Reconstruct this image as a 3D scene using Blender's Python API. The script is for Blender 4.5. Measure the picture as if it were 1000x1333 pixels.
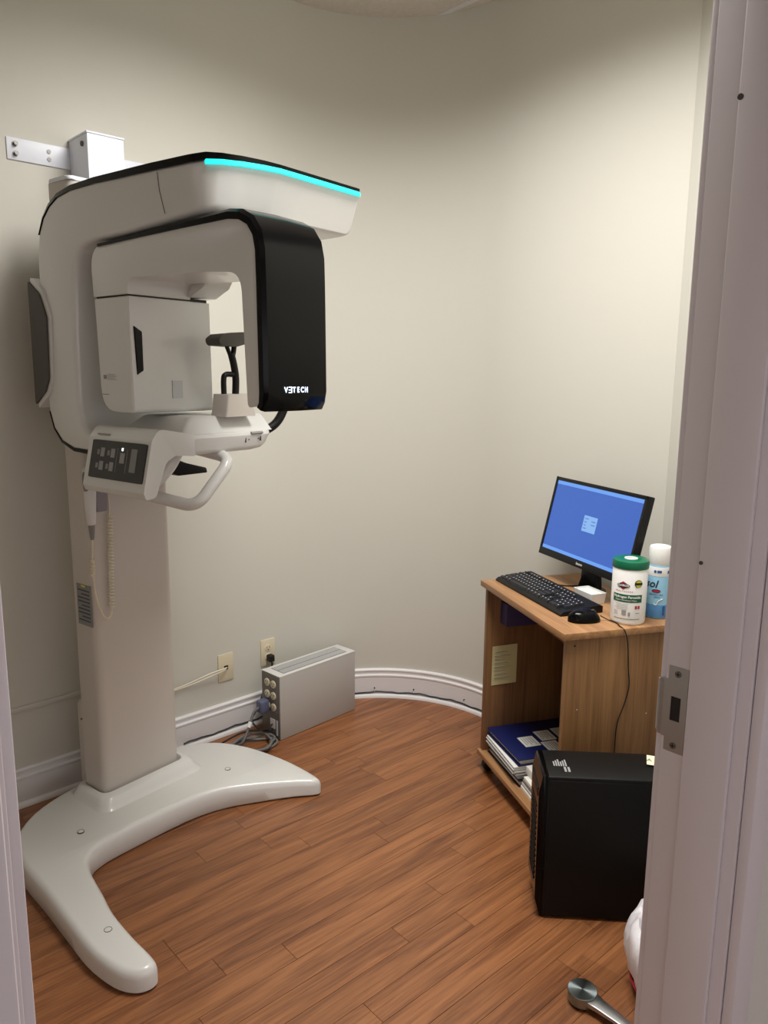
import bpy, bmesh, math, random
from mathutils import Vector, Matrix
random.seed(7)
for o in list(bpy.data.objects): bpy.data.objects.remove(o)
SC = bpy.context.scene
C = SC.collection
PI = math.pi

# ------------------------------------------------------------------ camera
EYE = 1.5
pitch, roll = math.radians(10.2), math.radians(0.57)
fw = Vector((0, math.cos(pitch), -math.sin(pitch)))
up = Vector((0, math.sin(pitch), math.cos(pitch)))
rt = Vector((1, 0, 0))
cx = rt*math.cos(roll) + up*math.sin(roll)
cy = -rt*math.sin(roll) + up*math.cos(roll)
cz = -fw
cam = bpy.data.cameras.new('camera')
cam.sensor_fit = 'VERTICAL'; cam.sensor_height = 36.0; cam.sensor_width = 27.0
cam.lens = 36.0*1000/1333
cam.clip_start = 0.02
camo = bpy.data.objects.new('camera', cam); C.objects.link(camo)
m = Matrix((cx, cy, cz)).transposed().to_4x4(); m.translation = (0, 0, EYE)
camo.matrix_world = m
SC.camera = camo
# ------------------------------------------------------------------ light
W_ = bpy.data.worlds.new('world'); SC.world = W_; W_.use_nodes = True
W_.node_tree.nodes['Background'].inputs[0].default_value = (1.0, 0.955, 0.985, 1)
W_.node_tree.nodes['Background'].inputs[1].default_value = 1.5
TH = math.radians(43)                     # the room is turned 43 degrees to the view
WV = Vector((math.cos(TH), math.sin(TH), 0)); NV = Vector((-math.sin(TH), math.cos(TH), 0))
def R(w, n, z=0): return WV*w + NV*n + Vector((0, 0, z))
CEIL = 2.925
def area(name, loc, sx, sy, power, col, rz=0):
    l = bpy.data.lights.new(name, 'AREA'); l.shape = 'RECTANGLE'; l.size = sx; l.size_y = sy
    l.energy = power; l.color = col
    o = bpy.data.objects.new(name, l); C.objects.link(o); o.location = loc; o.rotation_euler = (0, 0, rz)
    return o
tro = area('ceiling_troffer_light', R(1.42, 1.24, CEIL-0.03), 0.6, 1.2, 51, (1.0, 0.972, 0.925), TH)
tro.data.spread = math.radians(150)     # louvred troffer
SC.view_settings.view_transform = 'Standard'
SC.view_settings.look = 'None'
SC.view_settings.gamma = 1.0
SC.view_settings.use_curve_mapping = False
SC.view_settings.exposure = 0.0

# ------------------------------------------------------------------ materials
def lin(c):
    r = []
    for v in c:
        v /= 255.0
        r.append(v/12.92 if v <= 0.04045 else ((v+0.055)/1.055)**2.4)
    return (*r, 1)
MATS = {}
def mat(name, col, rough=0.5, metal=0.0, bump=0.0, bscale=200, emit=0, ecol=None, coat=0, trans=0, var=0.0, vscale=3, alpha=1, spec=0.5):
    m = bpy.data.materials.new(name); m.use_nodes = True
    nt = m.node_tree; b = nt.nodes['Principled BSDF']
    b.inputs['Base Color'].default_value = lin(col)
    b.inputs['Roughness'].default_value = rough; b.inputs['Metallic'].default_value = metal
    b.inputs['Coat Weight'].default_value = coat
    b.inputs['Specular IOR Level'].default_value = spec
    b.inputs['Transmission Weight'].default_value = trans
    if emit:
        b.inputs['Emission Color'].default_value = lin(ecol or col); b.inputs['Emission Strength'].default_value = emit
    tc = nt.nodes.new('ShaderNodeTexCoord')
    if bump:
        n = nt.nodes.new('ShaderNodeTexNoise'); n.inputs['Scale'].default_value = bscale; n.inputs['Detail'].default_value = 3
        bp = nt.nodes.new('ShaderNodeBump'); bp.inputs['Strength'].default_value = bump; bp.inputs['Distance'].default_value = 0.002
        nt.links.new(tc.outputs['Object'], n.inputs['Vector']); nt.links.new(n.outputs['Fac'], bp.inputs['Height'])
        nt.links.new(bp.outputs['Normal'], b.inputs['Normal'])
    if var:
        n = nt.nodes.new('ShaderNodeTexNoise'); n.inputs['Scale'].default_value = vscale; n.inputs['Detail'].default_value = 4
        mx = nt.nodes.new('ShaderNodeMix'); mx.data_type = 'RGBA'
        mx.inputs[6].default_value = lin([v*(1-var) for v in col]); mx.inputs[7].default_value = lin([min(255, v*(1+var)) for v in col])
        nt.links.new(tc.outputs['Object'], n.inputs['Vector']); nt.links.new(n.outputs['Fac'], mx.inputs[0])
        nt.links.new(mx.outputs[2], b.inputs['Base Color'])
    MATS[name] = m
    return m
def wood(name, dark, light, axis='X', scale=(1.2, 14, 14), rough=0.35, per_object=0.0, bump=0.05, fine=0.5, coat=0.0):
    m = bpy.data.materials.new(name); m.use_nodes = True
    nt = m.node_tree; b = nt.nodes['Principled BSDF']; L = nt.links.new; N = nt.nodes.new
    tc = N('ShaderNodeTexCoord'); oi = N('ShaderNodeObjectInfo')
    sc = N('ShaderNodeVectorMath'); sc.operation = 'SCALE'; sc.inputs['Scale'].default_value = 37.0 if per_object else 0.0
    cmb = N('ShaderNodeCombineXYZ'); L(oi.outputs['Random'], cmb.inputs[0]); L(oi.outputs['Random'], cmb.inputs[1]); L(oi.outputs['Random'], cmb.inputs[2])
    L(cmb.outputs[0], sc.inputs[0])
    ad = N('ShaderNodeVectorMath'); ad.operation = 'ADD'; L(tc.outputs['Object'], ad.inputs[0]); L(sc.outputs[0], ad.inputs[1])
    mp = N('ShaderNodeMapping')
    s = {'X': scale, 'Z': (scale[1], scale[2], scale[0]), 'Y': (scale[1], scale[0], scale[2])}[axis]
    mp.inputs['Scale'].default_value = s; L(ad.outputs[0], mp.inputs['Vector'])
    n1 = N('ShaderNodeTexNoise'); n1.inputs['Scale'].default_value = 1.0; n1.inputs['Detail'].default_value = 6; n1.inputs['Roughness'].default_value = 0.62
    n1.inputs['Distortion'].default_value = 0.9
    L(mp.outputs[0], n1.inputs['Vector'])
    mp2 = N('ShaderNodeMapping'); mp2.inputs['Scale'].default_value = tuple(v*(9 if v > 3 else 3) for v in s); L(ad.outputs[0], mp2.inputs['Vector'])
    n2 = N('ShaderNodeTexNoise'); n2.inputs['Scale'].default_value = 1.0; n2.inputs['Detail'].default_value = 3; L(mp2.outputs[0], n2.inputs['Vector'])
    ma = N('ShaderNodeMath'); ma.operation = 'MULTIPLY_ADD'; L(n2.outputs['Fac'], ma.inputs[0]); ma.inputs[1].default_value = fine; 
    ma2 = N('ShaderNodeMath'); ma2.operation = 'SUBTRACT'; L(n1.outputs['Fac'], ma2.inputs[0]); ma2.inputs[1].default_value = fine*0.5
    L(ma2.outputs[0], ma.inputs[2])
    cr = N('ShaderNodeValToRGB'); cr.color_ramp.elements[0].position = 0.30; cr.color_ramp.elements[1].position = 0.68
    cr.color_ramp.elements[0].color = lin(dark); cr.color_ramp.elements[1].color = lin(light)
    L(ma.outputs[0], cr.inputs[0])
    hv = N('ShaderNodeHueSaturation')
    mr = N('ShaderNodeMapRange'); mr.inputs[3].default_value = 1-per_object; mr.inputs[4].default_value = 1+per_object
    L(oi.outputs['Random'], mr.inputs[0]); L(mr.outputs[0], hv.inputs['Value'])
    L(cr.outputs[0], hv.inputs['Color']); L(hv.outputs[0], b.inputs['Base Color'])
    b.inputs['Roughness'].default_value = rough; b.inputs['Coat Weight'].default_value = coat; b.inputs['Coat Roughness'].default_value = 0.25
    bp = N('ShaderNodeBump'); bp.inputs['Strength'].default_value = bump; bp.inputs['Distance'].default_value = 0.001
    L(ma.outputs[0], bp.inputs['Height']); L(bp.outputs['Normal'], b.inputs['Normal'])
    MATS[name] = m
    return m
mat('wall', (203, 201, 192), 0.7, bump=0.06, bscale=160)
mat('ceiling', (212, 204, 196), 0.9, bump=0.6, bscale=120, var=0.06, vscale=60)
mat('trim', (226, 224, 226), 0.42, bump=0.03, bscale=60)
mat('jamb', (214, 207, 209), 0.45, bump=0.04, bscale=60)
mat('subfloor', (92, 54, 32), 0.8)
wood('plank', (106, 63, 36), (156, 102, 63), 'X', (2.0, 22, 22), 0.36, 0.07, 0.04, 0.55, 0.12)
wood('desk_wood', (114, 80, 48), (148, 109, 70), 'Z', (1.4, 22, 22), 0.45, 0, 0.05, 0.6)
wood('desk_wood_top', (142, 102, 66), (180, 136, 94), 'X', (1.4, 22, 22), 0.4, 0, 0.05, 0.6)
mat('white', (216, 216, 214), 0.28, coat=0.3, bump=0.015, bscale=30)
mat('white_column', (199, 192, 185), 0.38)
mat('white_metal', (226, 230, 240), 0.4)
mat('seam', (40, 38, 36), 0.7)
mat('black_gloss', (7, 7, 8), 0.14, spec=0.16)
mat('black_plastic', (14, 14, 15), 0.45, spec=0.3)
mat('black_matte', (8, 8, 9), 0.6, bump=0.1, bscale=500, spec=0.25)
mat('dark_grey', (74, 71, 66), 0.6)
mat('panel_dark', (30, 30, 30), 0.35)
mat('button_grey', (150, 150, 150), 0.5)
mat('display_grey', (128, 130, 128), 0.4)
mat('holder_grey', (140, 134, 142), 0.5)
mat('cyan_led', (40, 226, 220), 0.5, emit=1.0, ecol=(20, 232, 226))
mat('logo_light', (220, 236, 255), 0.5, emit=2.5, ecol=(205, 226, 255))
mat('lamp_white', (255, 255, 255), 0.5, emit=1.5)
mat('cream', (222, 214, 190), 0.5)
mat('outlet', (214, 203, 176), 0.45)
mat('slot', (25, 22, 20), 0.7)
mat('steel', (178, 178, 180), 0.32, metal=1.0, bump=0.03, bscale=80)
mat('screw_steel', (120, 118, 116), 0.4, metal=1.0)
mat('ups_grey', (178, 174, 170), 0.55, bump=0.04, bscale=400)
mat('ups_light', (206, 205, 203), 0.5)
mat('ups_front', (110, 106, 100), 0.5, metal=0.4)
mat('ups_vent', (112, 114, 118), 0.6)
mat('cable_grey', (108, 107, 106), 0.55)
mat('cable_black', (14, 13, 13), 0.5)
mat('cable_white', (218, 210, 192), 0.5)
mat('blue_grey_plug', (88, 94, 120), 0.5)
mat('tie_white', (236, 236, 236), 0.5)
mat('navy', (16, 28, 84), 0.4, bump=0.1, bscale=300)
mat('paper', (236, 236, 230), 0.7)
mat('paper_grey', (196, 198, 200), 0.7)
mat('note_yellow', (214, 208, 158), 0.75)
mat('note_pale', (236, 236, 200), 0.75)
mat('ink', (64, 66, 84), 0.7)
mat('ink_light', (150, 150, 150), 0.7)
mat('purple', (58, 48, 92), 0.6)
mat('can_white', (238, 238, 236), 0.35)
mat('green_lid', (0, 104, 72), 0.35)
mat('green_band', (18, 92, 62), 0.4)
mat('red', (176, 32, 56), 0.5)
mat('yellow', (214, 210, 40), 0.5)
mat('navy_print', (24, 26, 40), 0.5)
mat('light_blue', (146, 196, 224), 0.3)
mat('mid_blue', (84, 142, 196), 0.3)
mat('dark_blue', (46, 84, 150), 0.3)
mat('bag_white', (236, 234, 240), 0.35, bump=0.3, bscale=40)
mat('bin_grey', (90, 90, 94), 0.5)
mat('caster', (20, 20, 20), 0.5)
mat('key', (24, 25, 29), 0.5)
mat('key_print', (196, 196, 200), 0.5)
mat('screen_blue', (8, 10, 16), 0.35, emit=0.9, ecol=(62, 106, 198))
mat('screen_bar', (8, 10, 16), 0.35, emit=0.9, ecol=(112, 168, 252))
mat('screen_dialog', (8, 10, 16), 0.35, emit=0.9, ecol=(142, 190, 250))
mat('screen_print', (60, 96, 170), 0.4, emit=0.4, ecol=(60, 96, 170))
mat('clear_sleeve', (190, 186, 180), 0.25, trans=0.6)
mat('clear_plastic', (236, 240, 240), 0.08, trans=1.0)
mat('gap', (60, 58, 55), 0.8)
# clear sheet: real thin glass that lets the light through
def clear_mat():
    m = MATS['clear_plastic']; nt = m.node_tree; nt.nodes.clear()
    out = nt.nodes.new('ShaderNodeOutputMaterial'); mx = nt.nodes.new('ShaderNodeMixShader'); tr_ = nt.nodes.new('ShaderNodeBsdfTransparent'); gl = nt.nodes.new('ShaderNodeBsdfGlossy'); fr_ = nt.nodes.new('ShaderNodeValue')
    tr_.inputs[0].default_value = (0.985, 0.985, 0.985, 1); gl.inputs['Roughness'].default_value = 0.12; fr_.outputs[0].default_value = 0.035
    nt.links.new(fr_.outputs[0], mx.inputs[0]); nt.links.new(tr_.outputs[0], mx.inputs[1]); nt.links.new(gl.outputs[0], mx.inputs[2]); nt.links.new(mx.outputs[0], out.inputs[0])
clear_mat()
# brushed disc: radial brushing
def brushed():
    m = bpy.data.materials.new('brushed_disc'); m.use_nodes = True
    nt = m.node_tree; b = nt.nodes['Principled BSDF']; b.inputs['Metallic'].default_value = 1; b.inputs['Roughness'].default_value = 0.3
    b.inputs['Base Color'].default_value = lin((150, 160, 162)); b.inputs['Anisotropic'].default_value = 0.9
    t = nt.nodes.new('ShaderNodeTangent'); t.direction_type = 'RADIAL'; t.axis = 'Z'
    nt.links.new(t.outputs[0], b.inputs['Tangent'])
    MATS['brushed_disc'] = m
brushed()

# ------------------------------------------------------------------ mesh helpers
def obj(name, bm, material, parent=None, smooth=35, loc=None, rot=None):
    me = bpy.data.meshes.new(name)
    bmesh.ops.recalc_face_normals(bm, faces=bm.faces[:])
    bm.to_mesh(me); bm.free()
    mm = material if isinstance(material, (list, tuple)) else [material]
    for k in mm: me.materials.append(MATS[k])
    if smooth:
        for p in me.polygons: p.use_smooth = True
        me.set_sharp_from_angle(angle=math.radians(smooth))
    o = bpy.data.objects.new(name, me); C.objects.link(o)
    if parent: o.parent = parent
    if loc is not None: o.location = loc
    if rot is not None: o.rotation_euler = rot
    return o
def tag(o, label=None, cat=None, group=None, kind=None):
    if label: o['label'] = label
    if cat: o['category'] = cat
    if group: o['group'] = group
    if kind: o['kind'] = kind
    return o
def thing(name, label, cat, loc=(0, 0, 0), rz=0, group=None):
    o = bpy.data.objects.new(name, None); C.objects.link(o)
    o.empty_display_size = 0.05; o.location = loc; o.rotation_euler = (0, 0, rz)
    return tag(o, label, cat, group)
def NB(): return bmesh.new()
def bevel(bm, w, seg=2, edges=None):
    if w <= 0: return bm
    bmesh.ops.bevel(bm, geom=edges if edges is not None else bm.edges[:], offset=w, segments=seg, profile=0.5, affect='EDGES', clamp_overlap=True)
    return bm
def box(bm, a, b):
    x0, y0, z0 = a; x1, y1, z1 = b
    v = [bm.verts.new(p) for p in ((x0,y0,z0),(x1,y0,z0),(x1,y1,z0),(x0,y1,z0),(x0,y0,z1),(x1,y0,z1),(x1,y1,z1),(x0,y1,z1))]
    for q in ((0,3,2,1),(4,5,6,7),(0,1,5,4),(1,2,6,5),(2,3,7,6),(3,0,4,7)): bm.faces.new([v[i] for i in q])
    return bm
def rbox(a, b, r=0.005, seg=2):
    return bevel(box(NB(), a, b), r, seg)
def prism(bm, poly, fn, t0, t1):
    """poly of 2D points extruded from t0 to t1; fn(u, v, t) gives the 3D point"""
    a = [bm.verts.new(fn(u, v, t0)) for u, v in poly]; b = [bm.verts.new(fn(u, v, t1)) for u, v in poly]
    n = len(poly)
    bm.faces.new(a[::-1]); bm.faces.new(b)
    for i in range(n): bm.faces.new((a[i], a[(i+1) % n], b[(i+1) % n], b[i]))
    return bm
def loft(bm, rings, closed=True, caps=True):
    vs = [[bm.verts.new(p) for p in r] for r in rings]
    n = len(rings[0])
    for i in range(len(vs)-1):
        for j in range(n if closed else n-1):
            bm.faces.new((vs[i][j], vs[i][(j+1) % n], vs[i+1][(j+1) % n], vs[i+1][j]))
    if caps and closed:
        bm.faces.new(vs[0][::-1]); bm.faces.new(vs[-1])
    return bm
def round_poly(pts, radii, seg=6):
    """round the corners of a 2D polygon"""
    out = []; n = len(pts)
    for i, p in enumerate(pts):
        r = radii[i] if isinstance(radii, (list, tuple)) else radii
        p = Vector(p).to_2d() if False else Vector((p[0], p[1])); a = Vector(pts[i-1][:2]); b = Vector(pts[(i+1) % n][:2])
        da, db = (a-p), (b-p); la, lb = da.length, db.length
        if r <= 0: out.append((p.x, p.y)); continue
        da.normalize(); db.normalize()
        ang = da.angle(db); t = min(r/math.tan(ang/2), 0.49*la, 0.49*lb)
        s, e = p+da*t, p+db*t
        for k in range(seg+1):
            u = k/seg; q = s*(1-u)**2 + p*2*u*(1-u) + e*u*u
            out.append((q.x, q.y))
    return out
def crom(pts, sub=8):
    P = [Vector(p) for p in pts]; out = []
    for i in range(len(P)-1):
        p0 = P[i-1] if i else P[0]*2-P[1]; p1, p2 = P[i], P[i+1]; p3 = P[i+2] if i+2 < len(P) else P[-1]*2-P[-2]
        for k in range(sub):
            t = k/sub
            out.append(0.5*((2*p1)+(p2-p0)*t+(2*p0-5*p1+4*p2-p3)*t*t+(3*p1-p0-3*p2+p3)*t**3))
    out.append(P[-1]); return out
def tube(bm, pts, r, n=8, caps=True):
    P = [Vector(p) for p in pts]; rings = []
    nrm = None
    for i, p in enumerate(P):
        t = (P[min(i+1, len(P)-1)]-P[max(i-1, 0)])
        if t.length < 1e-9: t = Vector((0, 0, 1))
        t.normalize()
        if nrm is None:
            a = Vector((0, 0, 1)) if abs(t.z) < 0.9 else Vector((1, 0, 0)); nrm = t.cross(a).normalized()
        nrm = (nrm - t*nrm.dot(t)).normalized(); bn = t.cross(nrm)
        rr = r[i] if isinstance(r, (list, tuple)) else r
        rings.append([p+(nrm*math.cos(2*PI*k/n)+bn*math.sin(2*PI*k/n))*rr for k in range(n)])
    return loft(bm, rings, True, caps)
def lathe(bm, prof, n=32, c=(0, 0, 0), caps=True):
    rings = [[Vector((c[0]+r*math.cos(2*PI*k/n), c[1]+r*math.sin(2*PI*k/n), c[2]+z)) for k in range(n)] for r, z in prof]
    return loft(bm, rings, True, caps)
def cyl(bm, c, axis, r, h, n=16):
    c = Vector(c); a = Vector(axis).normalized(); t = a.orthogonal().normalized(); b = a.cross(t)
    rings = [[c+a*(h*s)+(t*math.cos(2*PI*k/n)+b*math.sin(2*PI*k/n))*r for k in range(n)] for s in (0, 1)]
    return loft(bm, rings)
def text_bm(s, size, depth=0.0004, fn=None, align='CENTER', shear=0.0, bold=0.0):
    cu = bpy.data.curves.new('t', 'FONT'); cu.body = s; cu.size = size; cu.extrude = depth/2; cu.align_x = align; cu.align_y = 'CENTER'
    cu.shear = shear; cu.offset = bold; cu.resolution_u = 3
    o = bpy.data.objects.new('t', cu); C.objects.link(o)
    dg = bpy.context.evaluated_depsgraph_get(); dg.update()
    me = bpy.data.meshes.new_from_object(o.evaluated_get(dg))
    bm = bmesh.new(); bm.from_mesh(me)
    bpy.data.objects.remove(o); bpy.data.meshes.remove(me); bpy.data.curves.remove(cu)
    if fn:
        for v in bm.verts: v.co = Vector(fn(v.co.x, v.co.y, v.co.z))
    return bm
def merge(dst, src):
    me = bpy.data.meshes.new('m'); src.to_mesh(me); src.free(); dst.from_mesh(me); bpy.data.meshes.remove(me); return dst

# ================================================================== the room
NL = 2.665       # the long wall (n)
WR = 2.535       # the wall on the right (w)
RC = 0.605       # radius of the rounded corner
ACW, ACN = WR-RC, NL-RC
PT = Vector((0.97, 2.64)); 
END_W = WR; END_N = -math.sin(TH)*0.975+math.cos(TH)*2.65
WL = -0.9        # hidden end of the room
def wall_path(off, n_arc=28):
    """plan path of the room's long, rounded and right walls, pulled into the room by off"""
    pts = [(WL, NL-off)]
    r = RC-off
    for k in range(n_arc+1):
        a = PI/2*(1-k/n_arc)
        pts.append((ACW+r*math.cos(a), ACN+r*math.sin(a)))
    pts.append((WR-off, END_N))
    return pts
def sweep_wall(bm, prof, n_arc=28):
    """prof: (off, z) outline; lofted along the wall path"""
    paths = [wall_path(o, n_arc) for o, z in prof]
    rings = []
    for i in range(len(paths[0])):
        rings.append([R(paths[j][i][0], paths[j][i][1], prof[j][1]) for j in range(len(prof))])
    return loft(bm, rings)
tag(obj('wall_back', sweep_wall(NB(), [(0, 0), (0, CEIL), (-0.10, CEIL), (-0.10, 0)]), 'wall', smooth=25), 'cream painted wall with a rounded corner behind the scanner and cart', kind='structure')
# short wall beside the door, turning away from the right wall
e0 = R(WR, END_N); e1_ = Vector((1.12, 1.86, 0))
d_ = (e1_-e0).normalized(); nr_ = Vector((-d_.y, d_.x, 0)); nr_ = nr_ if nr_.x > 0 else -nr_
bm = NB()
loft(bm, [[e0+Vector((0,0,z)) for z in (0, CEIL)]+[e0+nr_*0.1+d_*-0.04+Vector((0,0,z)) for z in (CEIL, 0)], [e1_+Vector((0,0,z)) for z in (0, CEIL)]+[e1_+nr_*0.1+Vector((0,0,z)) for z in (CEIL, 0)]])
tag(obj('wall_right', bm, 'wall', smooth=0), 'narrow strip of cream wall beside the door jamb', kind='structure')
# door wall
DR, DL = 1.086, 0.106     # faces of the right and left jamb (w)
N0, N1 = 0.395, 0.523     # thickness of the door wall (n)
def wbox(bm, w0, w1, n0, n1, z0, z1):
    loft(bm, [[R(w0,n0,z), R(w1,n0,z), R(w1,n1,z), R(w0,n1,z)] for z in (z0, z1)]); return bm
def wrbox(w0, w1, n0, n1, z0, z1, r=0.003, seg=2): return bevel(wbox(NB(), w0, w1, n0, n1, z0, z1), r, seg)
bm = NB(); wbox(bm, DR+0.02, WR+0.1, N0, N1-0.0, 0, CEIL); wbox(bm, WL, DL-0.02, N0, N1, 0, CEIL); wbox(bm, DL-0.02, DR+0.02, N0, N1, 2.09, CEIL)
tag(obj('wall_front', bm, 'wall', smooth=0), 'cream wall around the doorway the camera looks through', kind='structure')
bm = NB(); wbox(bm, WL-0.1, WL, N1, NL, 0, CEIL)
tag(obj('wall_left', bm, 'wall', smooth=0), 'cream end wall of the small room', kind='structure')
# ceiling of the room, then an unseen hall ceiling shaped to darken the upper jamb
bm = NB(); wbox(bm, WL-0.1, WR+0.1, N0, NL+0.1, CEIL, CEIL+0.05)
ce = tag(obj('ceiling', bm, 'ceiling', smooth=0), 'off-white speckled acoustic tile ceiling', kind='structure')
bm = NB()
for wv in (0.03, 0.64, 1.25, 1.86, 2.47): wbox(bm, wv-0.012, wv+0.012, N1, NL, CEIL-0.004, CEIL)
obj('ceiling_grid', bm, 'trim', ce, smooth=0)
bm = NB(); wbox(bm, -6, 7, -6, N0, 2.3, 2.35)
tag(obj('ceiling_hall_shade', bm, 'ceiling', smooth=0), 'unseen hallway ceiling, lowered and stretched to shade the upper door jamb', kind='structure')
# floor: dark underlay and separate oak planks running along the long wall
bm = NB(); wbox(bm, WL-0.1, WR+0.1, N0, NL+0.1, -0.06, -0.012); wbox(bm, -6, 7, -6, N0, -0.06, -0.012)  # second slab, unseen under the hall, is widened to block world light from below
fl = tag(obj('floor', bm, 'subfloor', smooth=0), 'reddish brown oak strip floor', kind='structure')
PWID = 0.0735
FA = math.radians(41.6)
FU = Vector((math.cos(FA), math.sin(FA), 0)); FN = Vector((-math.sin(FA), math.cos(FA), 0))
def inside(u, v):
    p = FU*u+FN*v; w, n = p.dot(WV), p.dot(NV)
    if n > NL+0.05 or w > WR+0.06 or w < -0.85 or n < -0.35: return False
    if w > ACW and n > ACN and math.hypot(w-ACW, n-ACN) > RC+0.055: return False
    return True
meshes = {}
rows = int((NL+0.5)/PWID)+2
rnd = random.Random(11)
for i in range(rows):
    v0 = -0.38+i*PWID; v1 = v0+PWID
    vm = (v0+v1)/2
    us = [u*0.02-1.2 for u in range(220)]
    good = [u for u in us if inside(u, v0+0.004) and inside(u, v1-0.004)]
    if len(good) < 6: continue
    ua, ub = good[0], good[-1]
    u = ua - rnd.uniform(0, 0.6); first = True
    while u < ub-0.02:
        ln = rnd.choice((0.55, 0.75, 0.95, 1.15, 0.65))
        s, e = max(u, ua), min(u+ln, ub)
        u += ln
        if ub-e < 0.12: e = ub; u = ub
        if e-s < 0.03: continue
        key = round(e-s, 3)
        if key not in meshes:
            L = e-s; g = 0.0004; c_ = 0.0006; h = 0.012
            b = NB(); hw = PWID/2-g; hl = L/2-g
            loft(b, [[(-hl,-hw,-h),(hl,-hw,-h),(hl,hw,-h),(-hl,hw,-h)], [(-hl,-hw,-c_),(hl,-hw,-c_),(hl,hw,-c_),(-hl,hw,-c_)], [(-hl+c_,-hw+c_,0),(hl-c_,-hw+c_,0),(hl-c_,hw-c_,0),(-hl+c_,hw-c_,0)]])
            o = obj('plank', b, 'plank', fl, smooth=0); meshes[key] = o.data
        else:
            o = bpy.data.objects.new('plank', meshes[key]); C.objects.link(o); o.parent = fl
        o.location = FU*((s+e)/2)+FN*vm; o.rotation_euler = (0, 0, FA)
# baseboard with moulded top and a shoe moulding
bb = tag(obj('baseboard_back', sweep_wall(NB(), [(0, 0.0), (0.014, 0.0), (0.014, 0.098), (0.0165, 0.102), (0.0165, 0.108), (0.010, 0.113), (0.010, 0.124), (0.013, 0.127), (0.013, 0.133), (0.008, 0.138), (0, 0.138)]), 'trim', smooth=25), 'white moulded baseboard following the rounded wall', kind='structure')
obj('shoe_moulding', sweep_wall(NB(), [(0.014, 0.0), (0.027, 0.0), (0.0265, 0.006), (0.024, 0.012), (0.020, 0.016), (0.014, 0.018)]), 'trim', bb, smooth=60)
# black cable clipped to the top of the shoe moulding, all round the wall
def path_point(s, off, z):
    """s: distance along the wall path from w=WL"""
    straight = ACW-WL; arc = PI/2*RC
    if s < straight: return R(WL+s, NL-off, z)
    if s < straight+arc:
        a = PI/2*(1-(s-straight)/arc); r = RC-off
        return R(ACW+r*math.cos(a), ACN+r*math.sin(a), z)
    return R(WR-off, ACN-(s-straight-arc), z)
SA = ACW-WL
cab = thing('baseboard_cable', 'thin black cable clipped along the white baseboard around the rounded corner', 'cable', path_point(SA+0.3, 0.02, 0.0))
inv = -Vector(cab.location)
pts = []
for k in range(70):
    s = SA-0.55 + k*(1.85/69)
    pts.append(path_point(s, 0.0175, 0.0255+0.0025*math.sin(k*0.9)+0.0015*math.sin(k*2.3))+inv)
obj('cord', tube(NB(), pts, 0.0032, 6), 'cable_black', cab, smooth=60)
for s in (SA+0.10, SA+0.41, SA+0.60, SA+0.86):
    bm = NB(); p = path_point(s, 0.0165, 0.030)+inv; q = path_point(s, 0.0185, 0.045)+inv
    tube(bm, [p, q], 0.0035, 6); cl = obj('cable_clip', bm, 'tie_white', cab, smooth=60)
    bm = NB(); cyl(bm, path_point(s, 0.014, 0.046)+inv, -(path_point(s, 0, 0)-path_point(s, 0.1, 0)), 0.003, 0.008, 8)
    obj('nail', bm, 'seam', cl, smooth=60)

# ---------------------------------------------------------------- door frame
tr = tag(obj('trim_1', wrbox(DR, DR+0.02, N0, N1, 0, 2.09, 0.002), 'jamb'), 'white door jamb on the right with the steel strike plate', kind='structure')
obj('door_stop', wrbox(DR-0.011, DR, 0.413, 0.482, 0, 2.08, 0.003), 'jamb', tr)
obj('casing', wrbox(DR+0.006, DR+0.075, 0.377, N0, 0, 2.12, 0.005), 'jamb', tr)
obj('casing_room', wrbox(DR+0.006, DR+0.06, N1, N1+0.012, 0, 2.12, 0.003), 'jamb', tr)
obj('bumper', cyl(NB(), R(DR-0.010, 0.478, 1.86), -WV, 0.004, 0.003, 10), 'dark_grey', tr)
obj('bumper', cyl(NB(), R(DR-0.010, 0.478, 1.235), -WV, 0.003, 0.0025, 8), 'dark_grey', tr)
tl = tag(obj('trim_2', wrbox(DL-0.02, DL, N0, N1, 0, 2.09, 0.002), 'jamb'), 'white door jamb at the left edge of the frame', kind='structure')
obj('door_stop', wrbox(DL, DL+0.011, 0.413, 0.482, 0, 2.08, 0.003), 'jamb', tl)
obj('casing', wrbox(DL-0.075, DL-0.006, 0.377, N0, 0, 2.12, 0.005), 'jamb', tl)
th_ = tag(obj('trim_3', wrbox(DL-0.02, DR+0.02, N0, N1, 2.09, 2.11, 0.002), 'jamb'), 'white head of the door frame', kind='structure')
hg = obj('hinge', wrbox(DL+0.010, DL+0.0125, 0.417, 0.445, 1.02, 1.115, 0.0008), 'steel', tl)
bm = NB(); cyl(bm, R(DL+0.0115, 0.447, 1.02), (0, 0, 1), 0.004, 0.095, 10); obj('knuckle', bm, 'white_metal', hg)
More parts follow.
